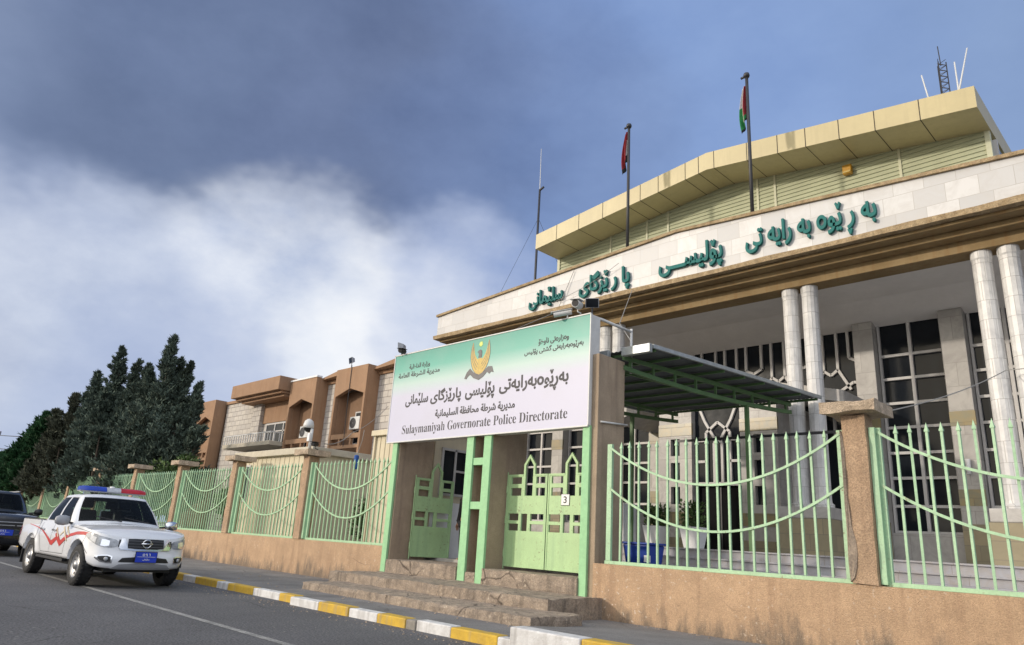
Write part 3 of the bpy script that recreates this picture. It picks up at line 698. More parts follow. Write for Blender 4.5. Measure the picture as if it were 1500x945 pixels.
def make_section(L, label, parts=True, sag=.68, mesh_panel=False):
    """Fence bay in its own frame: left end at x = 0 on the wall top."""
    r = thing('fence_section', label, 'fence', (0, 0, 0), 'green railing bays on the low walls')
    MB().box(-.02, L+.02, -.03, .03, .0, .055).build('bottom_rail', 'green', r, bevel=.004)
    for a in (0, L-.10): MB().box(a, a+.10, -.028, .028, .056, 2.02).build('end_post', 'green', r, bevel=.004)
    n = int(round((L-.2)/.186)); pts = []
    def bar(mb, x):
        mb.box(x-.0155, x+.0155, -.0155, .0155, .056, 1.93)
        mb.box(x-.024, x+.024, -.024, .024, 1.93, 1.955)
        v = [(x-.021, -.021, 1.955), (x+.021, -.021, 1.955), (x+.021, .021, 1.955), (x-.021, .021, 1.955), (x, 0, 2.055)]
        mb.add(v, [(0, 1, 4), (1, 2, 4), (2, 3, 4), (3, 0, 4)])
    if parts:
        proto = None
        for i in range(1, n):
            x = .1+(L-.2)*i/n
            if proto is None: mb = MB(); bar(mb, 0); proto = mb.build('bar', 'green', r); proto.location = (x, 0, 0)
            else: c = proto.copy(); C.objects.link(c); c.parent = r; c.location = (x+random.uniform(-.006, .006), 0, random.uniform(-.006, .006)); c.rotation_euler = (random.uniform(-.004, .004), random.uniform(-.007, .007), random.uniform(-.15, .15))
    else:
        mb = MB()
        for i in range(1, n): bar(mb, .1+(L-.2)*i/n)
        mb.build('railing', 'green', r)
    for top in (1.97, 1.27):
        p = [(.05+(L-.1)*t/24, -.03, top-sag*(1-(2*t/24-1)**2)) for t in range(25)]
        m = MB()
        for a, b in zip(p[:-1], p[1:]): m.bar(a, b, .022, .035)
        m.build('swag_rail', 'green', r)
    return r
def place(sec, x, y=10.27, z=WZ): sec.location = (x, y, z); return sec
place(make_section(4.08, 'green fence bay directly right of the gate, up to the first pillar'), -7.86)
place(make_section(4.05, 'green fence bay at the right edge, right of the capped pillar'), -3.40)
place(make_section(3.66, 'green fence bay directly left of the gate sign'), -17.86)
PX = [-18.1, -22.52, -27.0]
while PX[-1] > -80: PX.append(PX[-1]-4.55)
ordn = ['first', 'second', 'third', 'fourth', 'fifth', 'sixth', 'seventh', 'eighth', 'ninth', 'tenth', 'eleventh', 'twelfth', 'thirteenth', 'fourteenth', 'fifteenth']
protos = {}
for i in range(len(PX)-1):
    x0, x1 = PX[i+1]+.255, PX[i]-.175; L = x1-x0; near = i < 4
    lab = 'green fence bay left of the gate, between the %s and the %s pillar' % (ordn[i], ordn[i+1])
    if i < 3 or i == 4: s = make_section(L, lab, parts=near)
    else: s = copy_tree(protos[2 if near else 4]); s['label'] = lab
    protos[i] = s; place(s, x0)

def make_pillar(label):
    r = thing('fence_pillar', label, 'pillar', (0, 0, 0), 'plastered fence pillars with flat stone caps')
    roughen(MB().box(-.165, .165, -.17, .17, 0, 2.20), .012, 3.5, 4).build('shaft', 'pillar_plaster', r)
    roughen(MB().box(-.365, .365, -.36, .38, 2.202, 2.36), .014, 4, 3).build('cap', 'cap_stone', r)
    MB().box(.170, .250, -.10, .06, .02, 2.02).build('side_post', 'green', r, bevel=.004)
    return r
pp = make_pillar('capped fence pillar right of the gate, its plaster broken off down the left edge'); pp.location = (-3.60, 10.28, WZ)
ch = MB(); pts = [(-.176, 2.0), (-.135, 1.9), (-.125, 1.5), (-.135, 1.1), (-.11, .72), (-.065, .55), (-.055, .38), (-.08, .2), (-.12, .08), (-.176, .02)]
roughen(MB().prism(pts, -.188, -.12), .006, 9, 3).build('bare_patch', 'step_stone', pp, world=False)
q = copy_tree(pp); q.location = (.92, 10.28, WZ); q['label'] = 'capped fence pillar at the far end of the second fence bay right of the gate'
p0 = make_pillar('first capped fence pillar left of the gate sign')
for i, x in enumerate(PX):
    q = p0 if i == 0 else copy_tree(p0)
    q.location = (x, 10.28, WZ)
    if i: q['label'] = '%s capped fence pillar counted leftwards from the gate sign' % (ordn[i] if i < len(ordn) else 'last')
# ================================================================== the main building
mb_ = thing('main_building', 'marble fronted police headquarters with paired columns and a yellow gabled roof edge', 'building', (-10, 16, .8))
FL = 1.37                                                   # portico floor
BXL, BXR = -20.35, .35
def lbl(o, t): o['label'] = t; return o
# stairs and podium
for i, (y, z) in enumerate(((13.75, .84), (14.07, 1.01), (14.39, 1.185), (14.71, FL))):
    b = MB(); b.box(BXL+.4-.02*i, BXR-.4+.02*i, y+.02, 15.6+.01*i, .7, z-.035); b.box(BXL+.38, BXR-.38, y-.02, 15.7+.01*i, z-.034, z)
    b.build('stair_step', 'stair_stone', mb_, bevel=.006)
MB().box(BXL+.4, BXR-.4, 15.75, 24, .7, FL-.004).build('podium', 'marble_white', mb_)
# pedestals and paired columns
CY = 17.0
def column(x):
    pr = [(.245, 2.42), (.245, 2.50), (.20, 2.54), (.192, 2.6), (.190, 7.60), (.205, 7.64), (.205, 7.80)]
    m = MB(); n = 14; vs = []
    for r_, h in pr:
        for i in range(n): t = 2*math.pi*(i+.5)/n; vs.append((x+r_*math.cos(t), CY+r_*math.sin(t), h))
    m.add(vs, [(j*n+i, j*n+(i+1) % n, (j+1)*n+(i+1) % n, (j+1)*n+i) for j in range(len(pr)-1) for i in range(n)])
    return m.build('column', 'marble_white', mb_)
pairs = [-17.1, -12.95, -7.08, -2.87, .0]
for pc in pairs:
    if pc == .0: continue
    for s in (-.245, .245): column(pc+s)
    pd = MB().box(pc-.62, pc+.62, CY-.62, CY+.55, FL, 2.16).build('pedestal', 'stone_tan', mb_, bevel=.01)
    c_ = MB().box(pc-.60, pc+.60, CY-.60, CY+.53, 2.16, 2.42); c_.build('pedestal_cap', 'marble_wall', pd, world=True, bevel=.02)
# entablature: stepped beam, cornice, gabled marble fascia with its stone coping
def fz(x): return 9.80-.060*abs(x+10.0)
m = MB().box(BXL+.55, BXR-.55, 16.75, 17.3, 7.80, 8.06); m.build('beam', 'beam_brown', mb_, bevel=.01)
m = MB().box(BXL+.32, BXR-.32, 16.42, 17.35, 8.06, 8.20); m.build('beam', 'beam_brown', mb_, bevel=.02)
m = MB().box(BXL+.10, BXR-.10, 16.08, 17.4, 8.20, 8.27); m.build('beam', 'beam_brown', mb_, bevel=.01)
roughen(MB().box(BXL-.08, BXR+.08, 15.88, 16.5, 8.275, 8.42), .012, 3, 5).build('cornice', 'cornice', mb_)
xs = [BXL, -10, BXR]
fa = MB().prism([(BXL, 8.42), (BXR, 8.42), (BXR, fz(BXR)), (-10, fz(-10)), (BXL, fz(BXL))], 16.0, 16.45).build('fascia', 'marble', mb_)
for a, b in ((BXL-.06, -10), (-10, BXR+.06)):
    cp = MB(); cp.hexa([(a, 15.93, fz(a)+.002), (b, 15.93, fz(b)+.002), (b, 16.55, fz(b)+.002), (a, 16.55, fz(a)+.002), (a, 15.93, fz(a)+.085), (b, 15.93, fz(b)+.085), (b, 16.55, fz(b)+.085), (a, 16.55, fz(a)+.085)]); cp.build('coping', 'cornice', mb_)
# side walls / returns of the portico roof and a flat roof behind the fascia
MB().box(BXL, BXL+.4, 16.46, 21, 8.42, 9.2).build('parapet', 'marble', mb_)
MB().box(BXR-.4, BXR, 16.46, 21, 8.42, 9.2).build('parapet', 'marble', mb_)
MB().box(BXL+.41, BXR-.41, 16.46, 24, 8.3, 8.9).build('flat_roof', 'court', mb_)
# raised teal lettering
words = [('بە ڕ ێوە بە رایە تی', -7.94, -4.78, 8.47, 9.36), ('پۆلیســـی', -10.55, -8.60, 8.48, 9.30), ('پا ر ێزگای', -13.44, -11.56, 8.46, 9.27), ('سلێمانی', -15.56, -14.11, 8.50, 9.18)]
for w, a, b, z0, z1 in words:
    for k_, g_ in enumerate(lettering(w, a, b, z0, z1, 15.985, .085, .024)):
        g_.build('raised_letter', 'teal', fa)
# ceiling of the portico
MB().box(BXL+.56, BXR-.56, 17.31, 19.0, 7.92, 8.1).build('ceiling', 'ceiling', mb_)
cv = MB(); cv.hexa([(BXL+.56, 19.0, 7.92), (BXR-.56, 19.0, 7.92), (BXR-.56, 20.29, 7.52), (BXL+.56, 20.29, 7.52), (BXL+.56, 19.0, 8.12), (BXR-.56, 19.0, 8.12), (BXR-.56, 20.29, 8.12), (BXL+.56, 20.29, 8.12)])
cv.build('ceiling', 'ceiling', mb_)
# back wall: marble piers, tall windows in white frames
BY = 20.3
MB().box(BXL+.4, BXR-.4, BY+.30, 24.5, FL, 8.25).build('core', 'door_dark', mb_)
def wall_pier(x0, x1):
    p = MB().box(x0, x1, BY-.35, BY+.29, FL, 7.60).build('wall_pier', 'marble_wall', mb_, bevel=.01)
    for za, zb in ((4.62, 4.98), (2.72, 3.10)):
        MB().box(x0-.008, x1+.008, BY-.362, BY-.30, za, zb).build('stone_band', 'marble_band', p, world=True)
    MB().box(x0-.012, x1+.012, BY-.37, BY-.28, FL, 2.30).build('base_slab', 'stone_tan', p, world=True)
    return p
def tall_window(x0, x1, z0=2.06, z1=7.60):
    w = MB(); t = .06
    cx = (x0+x1)/2
    w.box(x0, x0+t, BY-.05, BY+.1, z0, z1); w.box(x1-t, x1, BY-.05, BY+.1, z0, z1); w.box(cx-.04, cx+.04, BY-.055, BY+.1, z0+t, z1-t)
    w.box(x0+t, x1-t, BY-.052, BY+.1, z0, z0+t); w.box(x0+t, x1-t, BY-.052, BY+.1, z1-t, z1)
    for z in (2.72, 3.42, 4.06, 4.72, 5.36, 6.02, 6.66):
        w.box(x0+t, cx-.04, BY-.045, BY+.09, z-.035, z+.035); w.box(cx+.04, x1-t, BY-.045, BY+.09, z-.035, z+.035)
    o = w.build('window', 'frame_white', mb_)
    zz = [z0+.02, 2.72, 3.42, 4.06, 4.72, 5.36, 6.02, 6.66, z1-.02]; gp = MB()
    for a, b in zip(zz[:-1], zz[1:]):
        for c, d in ((x0+.02, cx), (cx, x1-.02)):
            t1, t2 = random.uniform(-.010, .010), random.uniform(-.010, .010)
            gp.add([(c, BY+.04-t1-t2, a), (d, BY+.04+t1-t2, a), (d, BY+.04+t1+t2, b), (c, BY+.04-t1+t2, b)], [(0, 1, 2, 3)])
    gp.build('pane', 'glass_dark', o, world=True)
    MB().box(x0-.02, x1+.02, BY-.20, BY+.28, FL, z0-.01).build('sill_wall', 'marble_wall', mb_, bevel=.008)
for s in (1, -1):
    q = lambda x: -10+s*(x+10)
    for a, b in ((-6.92, -6.40), (-4.78, -4.24), (-2.62, -2.10), (-.5, .0)): wall_pier(min(q(a), q(b)), max(q(a), q(b)))
    for a, b in ((-6.38, -4.80), (-4.22, -2.64), (-2.08, -.52)): tall_window(min(q(a), q(b)), max(q(a), q(b)))
# glazing over the entrance, with its tulip tracery
GX0, GX1, GZ0, GZ1 = -13.08, -6.92, 1.5, 7.60
ug = MB().box(GX0, GX1, BY+.03, BY+.05, GZ0, GZ1).build('entrance_glazing', 'glass_dark', mb_)
tr = MB()
def tb(a, b): tr.bar((a[0], BY-.0, a[1]), (b[0], BY-.0, b[1]), .075, .10, up=(0, 1, 0))
x = GX0+.25
n_t = 4; pitch = (GX1-GX0)/n_t
for k_ in range(n_t):
    xc = GX0+pitch*(k_+.5)
    for s in (-1, 1):
        tb((xc+s*.20, 7.6), (xc+s*.20, 6.45)); tb((xc+s*.20, 6.45), (xc+s*.52, 5.85)); tb((xc+s*.20, 6.45), (xc, 6.30))
        tb((xc+s*.52, 7.6), (xc+s*.52, 6.1) if False else (xc+s*.52, 6.75)); tb((xc+s*.52, 6.75), (xc+s*.77, 6.62))
        tb((xc+s*.10, 5.75), (xc+s*.60, 6.05)); tb((xc+s*.60, 6.05), (xc+s*.77, 6.02))
    tb((xc-.10, 5.75), (xc, 5.6)); tb((xc+.10, 5.75), (xc, 5.6)); tb((xc, 5.6), (xc, 4.6))
tr.build('tracery', 'frame_white', ug, world=True)
# entrance vestibule with its pitched marble hood
VX0, VX1, VY = -11.85, -8.26, 17.9
vs_ = thing  # (parts of the building below)
def vpanel(x0, x1):
    ow = x1-x0; a, b = x0+ow*.36, x0+ow*.64
    holes = [[(a, z), (b, z), (b, z+.48), (a, z+.48)] for z in (2.55, 3.22, 3.89)]
    p = MB().prism([(x0, FL), (x1, FL), (x1, 5.25), (x0, 5.25)], VY, VY+.3, holes).build('vestibule_wall', 'marble_wall', mb_)
    for z in (2.55, 3.22, 3.89): MB().box(a+.01, b-.01, VY+.14, VY+.16, z+.01, z+.47).build('pane', 'glass_dark', p, world=True)
    MB().box(x0-.01, x1+.01, VY-.015, VY+.05, 4.46, 4.80).build('stone_band', 'marble_band', p, world=True)
    MB().box(x0-.01, x1+.01, VY-.015, VY+.05, 2.02, 2.34).build('stone_band', 'marble_band', p, world=True)
    MB().box(x0-.012, x1+.012, VY-.018, VY+.05, FL, 1.66).build('base_slab', 'stone_tan', p, world=True)
vpanel(VX0, -10.78); vpanel(-9.30, VX1)
MB().box(VX0, VX0+.25, VY+.31, BY-.01, FL, 5.25).build('vestibule_wall', 'marble_wall', mb_)
MB().box(VX1-.25, VX1, VY+.31, BY-.01, FL, 5.25).build('vestibule_wall', 'marble_wall', mb_)
eg = MB().box(-10.77, -9.31, VY+.20, VY+.22, 3.16, 5.24).build('door_glazing', 'glass_dark', mb_)
t2 = MB()
def tb2(a, b): t2.bar((a[0], VY+.17, a[1]), (b[0], VY+.17, b[1]), .07, .08, up=(0, 1, 0))
XC = -10.04
for s in (-1, 1):
    tb2((XC+s*.12, 3.16), (XC+s*.12, 4.22)); tb2((XC+s*.12, 4.22), (XC, 4.34)); tb2((XC+s*.06, 4.28), (XC+s*.40, 4.85)); tb2((XC+s*.40, 4.85), (XC+s*.55, 5.2))
    tb2((XC+s*.36, 3.16), (XC+s*.36, 4.52)); tb2((XC+s*.36, 4.52), (XC, 4.80)); tb2((XC+s*.36, 4.30), (XC+s*.70, 4.30)); tb2((XC+s*.36, 3.72), (XC+s*.70, 3.72))
t2.box(-10.77, -9.31, VY+.12, VY+.22, 3.06, 3.155)
t2.build('tracery', 'frame_white', eg, world=True)
dr = MB().box(-10.77, -9.31, VY+.26, VY+.30, FL, 3.05).build('door', 'door_dark', mb_)
MB().box(XC-.02, XC+.02, VY+.235, VY+.262, FL+.02, 3.03).build('door_stile', 'dark_metal', dr, world=True)
hd = MB()
for s in (-1, 1):
    x0, x1 = XC, XC+s*3.55; z0, z1 = 6.10, 5.30
    a = [(x0, VY-.12, z0-.30), (x1, VY-.12, z1-.30), (x1, BY-.4, z1-.30), (x0, BY-.4, z0-.30), (x0, VY-.12, z0), (x1, VY-.12, z1), (x1, BY-.4, z1), (x0, BY-.4, z0)]
    hd.hexa(a)
hd.build('entrance_hood', 'marble_wall', mb_)
# planter block left of the door
MB().box(-13.4, -12.0, 16.6, 17.5, FL, 2.25).build('pedestal', 'marble_wall', mb_, bevel=.02)
# upper storey: lapped siding under the gabled yellow roof edge
SXL, SXR, SYY = -17.06, -2.99, 19.0
def sz(x): return 12.72-.121*abs(x+10.02)
sd = MB(); z = 8.85; lap = .125
while z < 12.9:
    half = min(7.035, max(0, (12.75-z)/.121))
    a, b = max(SXL, -10.02-half), min(SXR, -10.02+half)
    if b-a > .2:
        sd.add([(a, SYY-.028, z), (b, SYY-.028, z), (b, SYY, z+lap-.004), (a, SYY, z+lap-.004), (b, SYY, z), (a, SYY, z)], [(0, 1, 2, 3), (0, 5, 4, 1)])
    z += lap
up = sd.build('siding', 'siding', mb_, fixn=False)
MB().prism([(SXL, 8.85), (SXR, 8.85), (SXR, sz(SXR)), (-10.02, sz(-10.02)), (SXL, sz(SXL))], SYY+.004, SYY+7).build('upper_storey', 'siding', mb_)
for x in (-14.6, -13.05, -12.2, -9.0, -8.45, -5.0): MB().box(x-.035, x+.035, SYY-.045, SYY-.004, 8.9, sz(x)-.02).build('batten', 'siding_joint', up, world=True)
for x in (SXL, SXR): MB().box(x-.06, x+.06, SYY-.05, SYY+.08, 8.9, sz(x)-.02).build('corner_post', 'siding_joint', up, world=True)
# long low vent frame in the siding, right of the right flag
vf = MB(); vf.box(-7.0, -4.25, SYY-.07, SYY-.03, 10.30, 10.62); vf.build('vent_frame', 'frame_white', mb_)
v2 = MB(); v2.box(-6.85, -4.45, SYY-.078, SYY-.066, 10.50, 10.55); v2.box(-5.6, -4.5, SYY-.078, SYY-.066, 10.40, 10.44); v2.build('vent_slot', 'dark_metal', mb_)
# side of the upper storey: white corner and dark window
MB().box(SXR+.06, SXR+.09, SYY+.5, SYY+5, 9.6, 11.5).build('side_window', 'glass_dark', mb_)
fr = MB()
for y in (.3, 1.6, 3.0, 4.4): fr.box(SXR+.02, SXR+.13, SYY+y, SYY+y+.12, 9.2, 11.6)
fr.build('side_frame', 'frame_white', mb_)
# the yellow roof edge
RXL, RXR, RY0, RY1 = -17.12, -2.90, 17.70, 26
def rt(x): return 13.12-.116*abs(x+10.0)
rf = MB()
H_ = .58
for a, b in ((RXL, -10.0), (-10.0, RXR)):
    rf.hexa([(a, RY0, rt(a)-H_), (b, RY0, rt(b)-H_), (b, RY1, rt(b)-H_), (a, RY1, rt(a)-H_), (a, RY0, rt(a)), (b, RY0, rt(b)), (b, RY1, rt(b)), (a, RY1, rt(a))])
ro = rf.build('roof_edge', 'acm', mb_)
for x in (-16.1, -15.06, -14.0, -12.95, -12.45, -11.75, -10.75, -10.28, -9.75, -8.68, -7.75, -6.95, -6.05, -5.15, -4.1):
    sm = MB(); w = .011; y0, y1 = RY0-.004, RY0+1.34
    sm.add([(x-w, y0, rt(x-w)-H_-.003), (x+w, y0, rt(x+w)-H_-.003), (x+w, y0, rt(x+w)+.003), (x-w, y0, rt(x-w)+.003)], [(0, 1, 2, 3)])
    sm.add([(x-w, y0, rt(x-w)-H_-.004), (x+w, y0, rt(x+w)-H_-.004), (x+w, y1, rt(x+w)-H_-.004), (x-w, y1, rt(x-w)-H_-.004)], [(0, 1, 2, 3)]); sm.build('panel_seam', 'seam', ro, world=True, fixn=False)
sr = MB(); sr.box(RXR+.5, RXR+.62, 20, 26, 11.3, 11.5); sr.build('side_rail', 'dark_metal', mb_)

# things on the building
def flagpole(x, label):
    r = thing('flagpole', label, 'flagpole', (x, 16.5, fz(x)), 'dark flagpoles on the parapet')
    MB().cyl((x, 16.5, fz(x)-.4), (x, 16.5, 14.25), .052, .044, n=10).build('pole', 'dark_metal', r, smooth=True)
    m = MB(); m.lathe([(.0, 14.24), (.075, 14.25), (.09, 14.31), (.075, 14.37), (.0, 14.40)], (x, 16.5, 0), 10); m.cyl((x-.17, 16.5, 14.28), (x, 16.5, 14.30), .035, n=8)
    m.build('finial', 'dark_metal', r, smooth=True)
    return r
flagpole(-12.06, 'left dark flagpole on the marble parapet, holding the limp red flag')
flagpole(-8.0, 'right dark flagpole on the marble parapet, holding the tricolour with green')
def limp_flag(name, label, x, ztop, length, bands, lean):
    """Flag hanging limp from the hoist: a folded curtain of cloth gathered along the pole."""
    r = MB(); nu, nv = 22, 16; rows = []
    for j in range(nv+1):
        t = j/nv; row = []
        for i in range(nu+1):
            s = i/nu
            fold = math.sin(s*9+t*2.2)*.05*(.4+t)
            z = ztop-t*length*(.72+.28*s)-.10*s
            row.append((x-.05-s*(.07+.11*math.sin(t*2.8))*lean, 16.5+fold-.03*s, z))
        rows.append(row)
    r.grid(rows)
    for k_, f in enumerate(r.f):
        j, i = divmod(k_, nu); r.mi[k_] = bands(i/nu, j/nv)
    o = r.build(name, ['red_cloth', 'white_cloth', 'black_cloth', 'green_cloth'], None, smooth=True, origin=(x, 16.5, ztop), fixn=False)
    sd_ = o.modifiers.new('cloth', 'SOLIDIFY'); sd_.thickness = .008
    return tag(o, label, 'flag')
limp_flag('flag', 'limp flag mostly red with a black foot on the left pole', -12.06, 14.15, 1.5, lambda s, t: 2 if t > .84 else (1 if s < .22 and .2 < t < .7 else (2 if s < .2 and t >= .5 else 0)), 1.0)
limp_flag('flag', 'limp flag in green, white and red on the right pole', -8.0, 14.02, 1.5, lambda s, t: 2 if t > .88 else (3 if (s > .66 and t > .42) or t > .8 else (1 if s > .45 else 0)), 1.0)

ml = thing('roof_lamp', 'small amber lamp on the green siding right of the right flag', 'lamp', (-6.3, 18.9, 11.75))
MB().box(-6.43, -6.19, 18.82, 18.965, 11.62, 11.90).build('lamp_body', 'lamp_amber', ml, bevel=.02)
MB().box(-6.41, -6.21, 18.80, 18.819, 11.65, 11.70).build('lamp_rim', 'gold', ml)
# masts and whips
ma = thing('radio_mast', 'tall thin guyed radio mast left of the yellow roof', 'mast', (-21.3, 22, 8.9))
MB().cyl((-21.2, 22, 8.2), (-21.2, 22, 17.3), .065, .05, n=8).build('mast_pole', 'dark_metal', ma, smooth=True)
MB().cyl((-21.2, 22, 17.3), (-21.25, 22, 19.5), .02, .012, n=6).build('whip', 'white_metal', ma)
MB().cyl((-21.2, 22, 17.25), (-20.95, 22, 17.35), .05, n=8).build('bracket', 'dark_metal', ma)
for e in ((-24.5, 21, 9.0), (-18.6, 23.5, 9.0)): MB().tube([(-21.2, 22, 15.8), e], .008, 4).build('guy_wire', 'wire_dark', ma)
lm = thing('lattice_mast', 'short lattice mast on the right end of the yellow roof', 'mast', (-3.97, 20, 12.4))
lt = MB()
cs = [(-3.97+.13*math.cos(a), 20+.13*math.sin(a)) for a in (0.3, 2.4, 4.5)]
for cx, cy in cs: lt.cyl((cx, cy, 12.3), (cx, cy, 14.78), .016, n=6)
for k_ in range(13):
    z = 12.4+k_*.19
    for a in range(3): p, q = cs[a], cs[(a+1) % 3]; lt.bar((*p, z), (*q, z+.19), .014); lt.bar((*p, z), (*q, z), .012)
lt.build('lattice', 'dark_metal', lm)
MB().cyl((-3.97, 20, 14.7), (-3.99, 20, 15.35), .014, n=6).build('whip', 'dark_metal', lm)
def whip(label, p, q):
    o = MB().cyl(p, q, .030, .018, n=7); tag(o.build('whip_antenna', 'white_metal', None, origin=p, smooth=True), label, 'antenna', 'white whip antennas on the roof')
whip('white whip antenna leaning left of the lattice mast', (-4.2, 20, 12.5), (-4.47, 20, 14.62))
whip('long white whip antenna leaning right across the lattice mast', (-3.95, 20, 12.5), (-3.30, 20, 14.95))
whip('upright white whip antenna right of the lattice mast', (-3.63, 20, 12.5), (-3.64, 20, 14.66))

# ================================================================== canopy between gate and entrance
cn = thing('walkway_canopy', 'dark sheet canopy on green steel trusses from the gate to the entrance', 'canopy', (-9.3, 13.8, .8))
def cx(x, y): return x+.145*(y-11)
CZ = 4.92
def cz(y): return 4.93-.03*(y-11)/5.6
CY0, CY1 = 10.95, 16.6
n = 46; cr = []
for j in range(8):
    y = CY0+(CY1-CY0)*j/7; row = []
    for i in range(n*2+1):
        x = -11.9+4.5*i/(2*n); row.append((cx(x, y), y, cz(y)+(.018 if i % 2 else 0)))
    cr.append(row)
sh = MB().grid(cr); sheet = sh.build('roof_sheet', 'sheet', cn, fixn=False); sl = sheet.modifiers.new('thick', 'SOLIDIFY'); sl.thickness = .01
MB().bar((cx(-7.38, CY0), CY0, cz(CY0)+.0), (cx(-7.38, CY1), CY1, cz(CY1)), .05, .075).build('roof_trim', 'galv', cn); MB().bar((cx(-11.92, CY0), CY0, cz(CY0)), (cx(-11.92, CY1), CY1, cz(CY1)), .05, .075).build('roof_trim', 'galv', cn)
MB().box(-8.03, -7.38, CY0-.12, CY0-.02, 4.80, 4.97).build('gutter', 'galv', cn, bevel=.01); MB().box(-11.9, -8.35, CY0-.12, CY0-.02, 4.80, 4.97).build('gutter', 'galv', cn, bevel=.01)
pu = MB()
for j in range(9):
    y = CY0+.12+(CY1-CY0-.2)*j/8; pu.bar((cx(-11.85, y), y, cz(y)-.05), (cx(-7.42, y), y, cz(y)-.05), .05)
for x in (-9.0,): pu.bar((cx(x, CY0), CY0, cz(CY0)-.10), (cx(x, CY1), CY1, cz(CY1)-.10), .045)
pu.build('purlin', 'green_dark', cn)
def truss(x):
    t = MB(); ya, yb = CY0, CY1-.1
    t.bar((cx(x, ya), ya, cz(ya)-.13), (cx(x, yb), yb, cz(yb)-.13), .055, .08)
    for j in range(9):
        y = ya+(yb-ya)*(j+.3)/8.6; zb = 4.50+.10*(((y-13.8)/2.8)**2)
        t.bar((cx(x, y), y, zb), (cx(x, y), y, cz(y)-.15), .045)
    p = [(cx(x, ya+(yb-ya)*j/20), ya+(yb-ya)*j/20, 4.50+.10*(((ya+(yb-ya)*j/20-13.8)/2.8)**2)) for j in range(21)]
    for a, b in zip(p[:-1], p[1:]): t.bar(a, b, .06, .085)
    t.build('truss', 'green_dark', cn)
truss(-8.06); truss(-11.15)
for x, y in ((-8.06, 14.8), (-11.15, 14.8)): MB().box(cx(x, y)-.04, cx(x, y)+.04, y-.04, y+.04, .8, 4.5).build('canopy_post', 'green_dark', cn)
tb_ = MB(); tb_.bar((cx(-11.15, 16.4), 16.4, 4.05), (cx(-7.0, 16.4), 16.4, 4.05), .05, .06); tb_.build('tie_bar', 'dark_metal', cn)
# ================================================================== the wing with the brown bays
wg = thing('wing_building', 'two storey stone wing with brown concrete bays left of the headquarters', 'building', (-34, 20, .8))
WYF, WYW = 19.0, 19.75
MB().box(-46.5, -20.6, WYW, 32, .7, 8.78).build('stone_wall', 'ashlar', wg)
MB().box(-46.6, -20.5, WYW-.10, 32, 8.785, 8.98).build('parapet', 'bay_brown', wg, bevel=.02)
def bay(x0, x1, zt=9.22, ap=8.12, sh=7.78):
    b = thing  # noqa
    jw = .16; xa, xb = x0+jw, x1-jw; xm = (xa+xb)/2
    poly = [(x0, 1.0), (x1, 1.0), (x1, zt), (x0, zt)]
    hole = [(xa, 3.0), (xb, 3.0), (xb, sh), (xm, ap), (xa, sh)]
    o = MB().prism(poly, WYF, WYF+.22, [hole]).build('bay', 'bay_brown', wg, bevel=.02)
    s = MB(); s.box(x0, x0+.16, WYF+.222, WYW-.003, 1.0, zt-.01); s.box(x1-.16, x1, WYF+.222, WYW-.003, 1.0, zt-.01); s.box(x0+.162, x1-.162, WYF+.222, WYW-.003, zt-.25, zt-.012)
    s.build('bay_side', 'bay_brown', o, world=True)
    k = MB(); k.box(xa-.01, xb+.01, WYF+.05, WYF+.20, 5.62, 5.86); k.box(xa-.01, xb+.01, WYF+.05, WYF+.20, 5.14, 5.30)
    for t in (.3, .7): k.box(xa+(xb-xa)*t-.06, xa+(xb-xa)*t+.06, WYF+.06, WYF+.19, 5.302, 5.618)
    k.build('bay_rail', 'bay_brown', o, world=True)
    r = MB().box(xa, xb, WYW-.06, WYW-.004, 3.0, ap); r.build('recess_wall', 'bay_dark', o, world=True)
    # window in the recess
    w = MB(); wx0, wx1, wz0, wz1 = xa+(xb-xa)*.42, xb-.02, 5.4, 7.05
    for a, c, d, e in ((wx0, wx0+.07, wz0, wz1), (wx1-.07, wx1, wz0, wz1), ((wx0+wx1)/2-.03, (wx0+wx1)/2+.03, wz0+.07, wz1-.07), (wx0+.07, wx1-.07, wz0, wz0+.07), (wx0+.07, wx1-.07, wz1-.07, wz1)):
        w.box(a, c, WYW-.11, WYW-.062, d, e)
    f = w.build('window', 'frame_white', wg)
    MB().box(wx0+.02, wx1-.02, WYW-.085, WYW-.07, wz0+.02, wz1-.02).build('pane', 'glass_dark', f, world=True)
    return xa, xb
bay(-32.15, -29.32); bay(-36.85, -34.08, 9.10, 8.02, 7.66); bay(-27.15, -24.3, 9.3); bay(-49.3, -46.7, 9.05, 8.0, 7.6); bay(-23.2, -20.7, 9.3)
for x0, x1 in ((-29.30, -27.17), (-34.06, -32.17)):
    h = MB(); h.hexa([(x0, WYF+.35, 8.99), (x1, WYF+.12, 8.99), (x1, WYW, 8.99), (x0, WYW, 8.99), (x0, WYF+.35, 9.10), (x1, WYF+.12, 9.24), (x1, WYW, 9.24), (x0, WYW, 9.10)])
    h.build('roof_slab', 'bay_brown', wg)
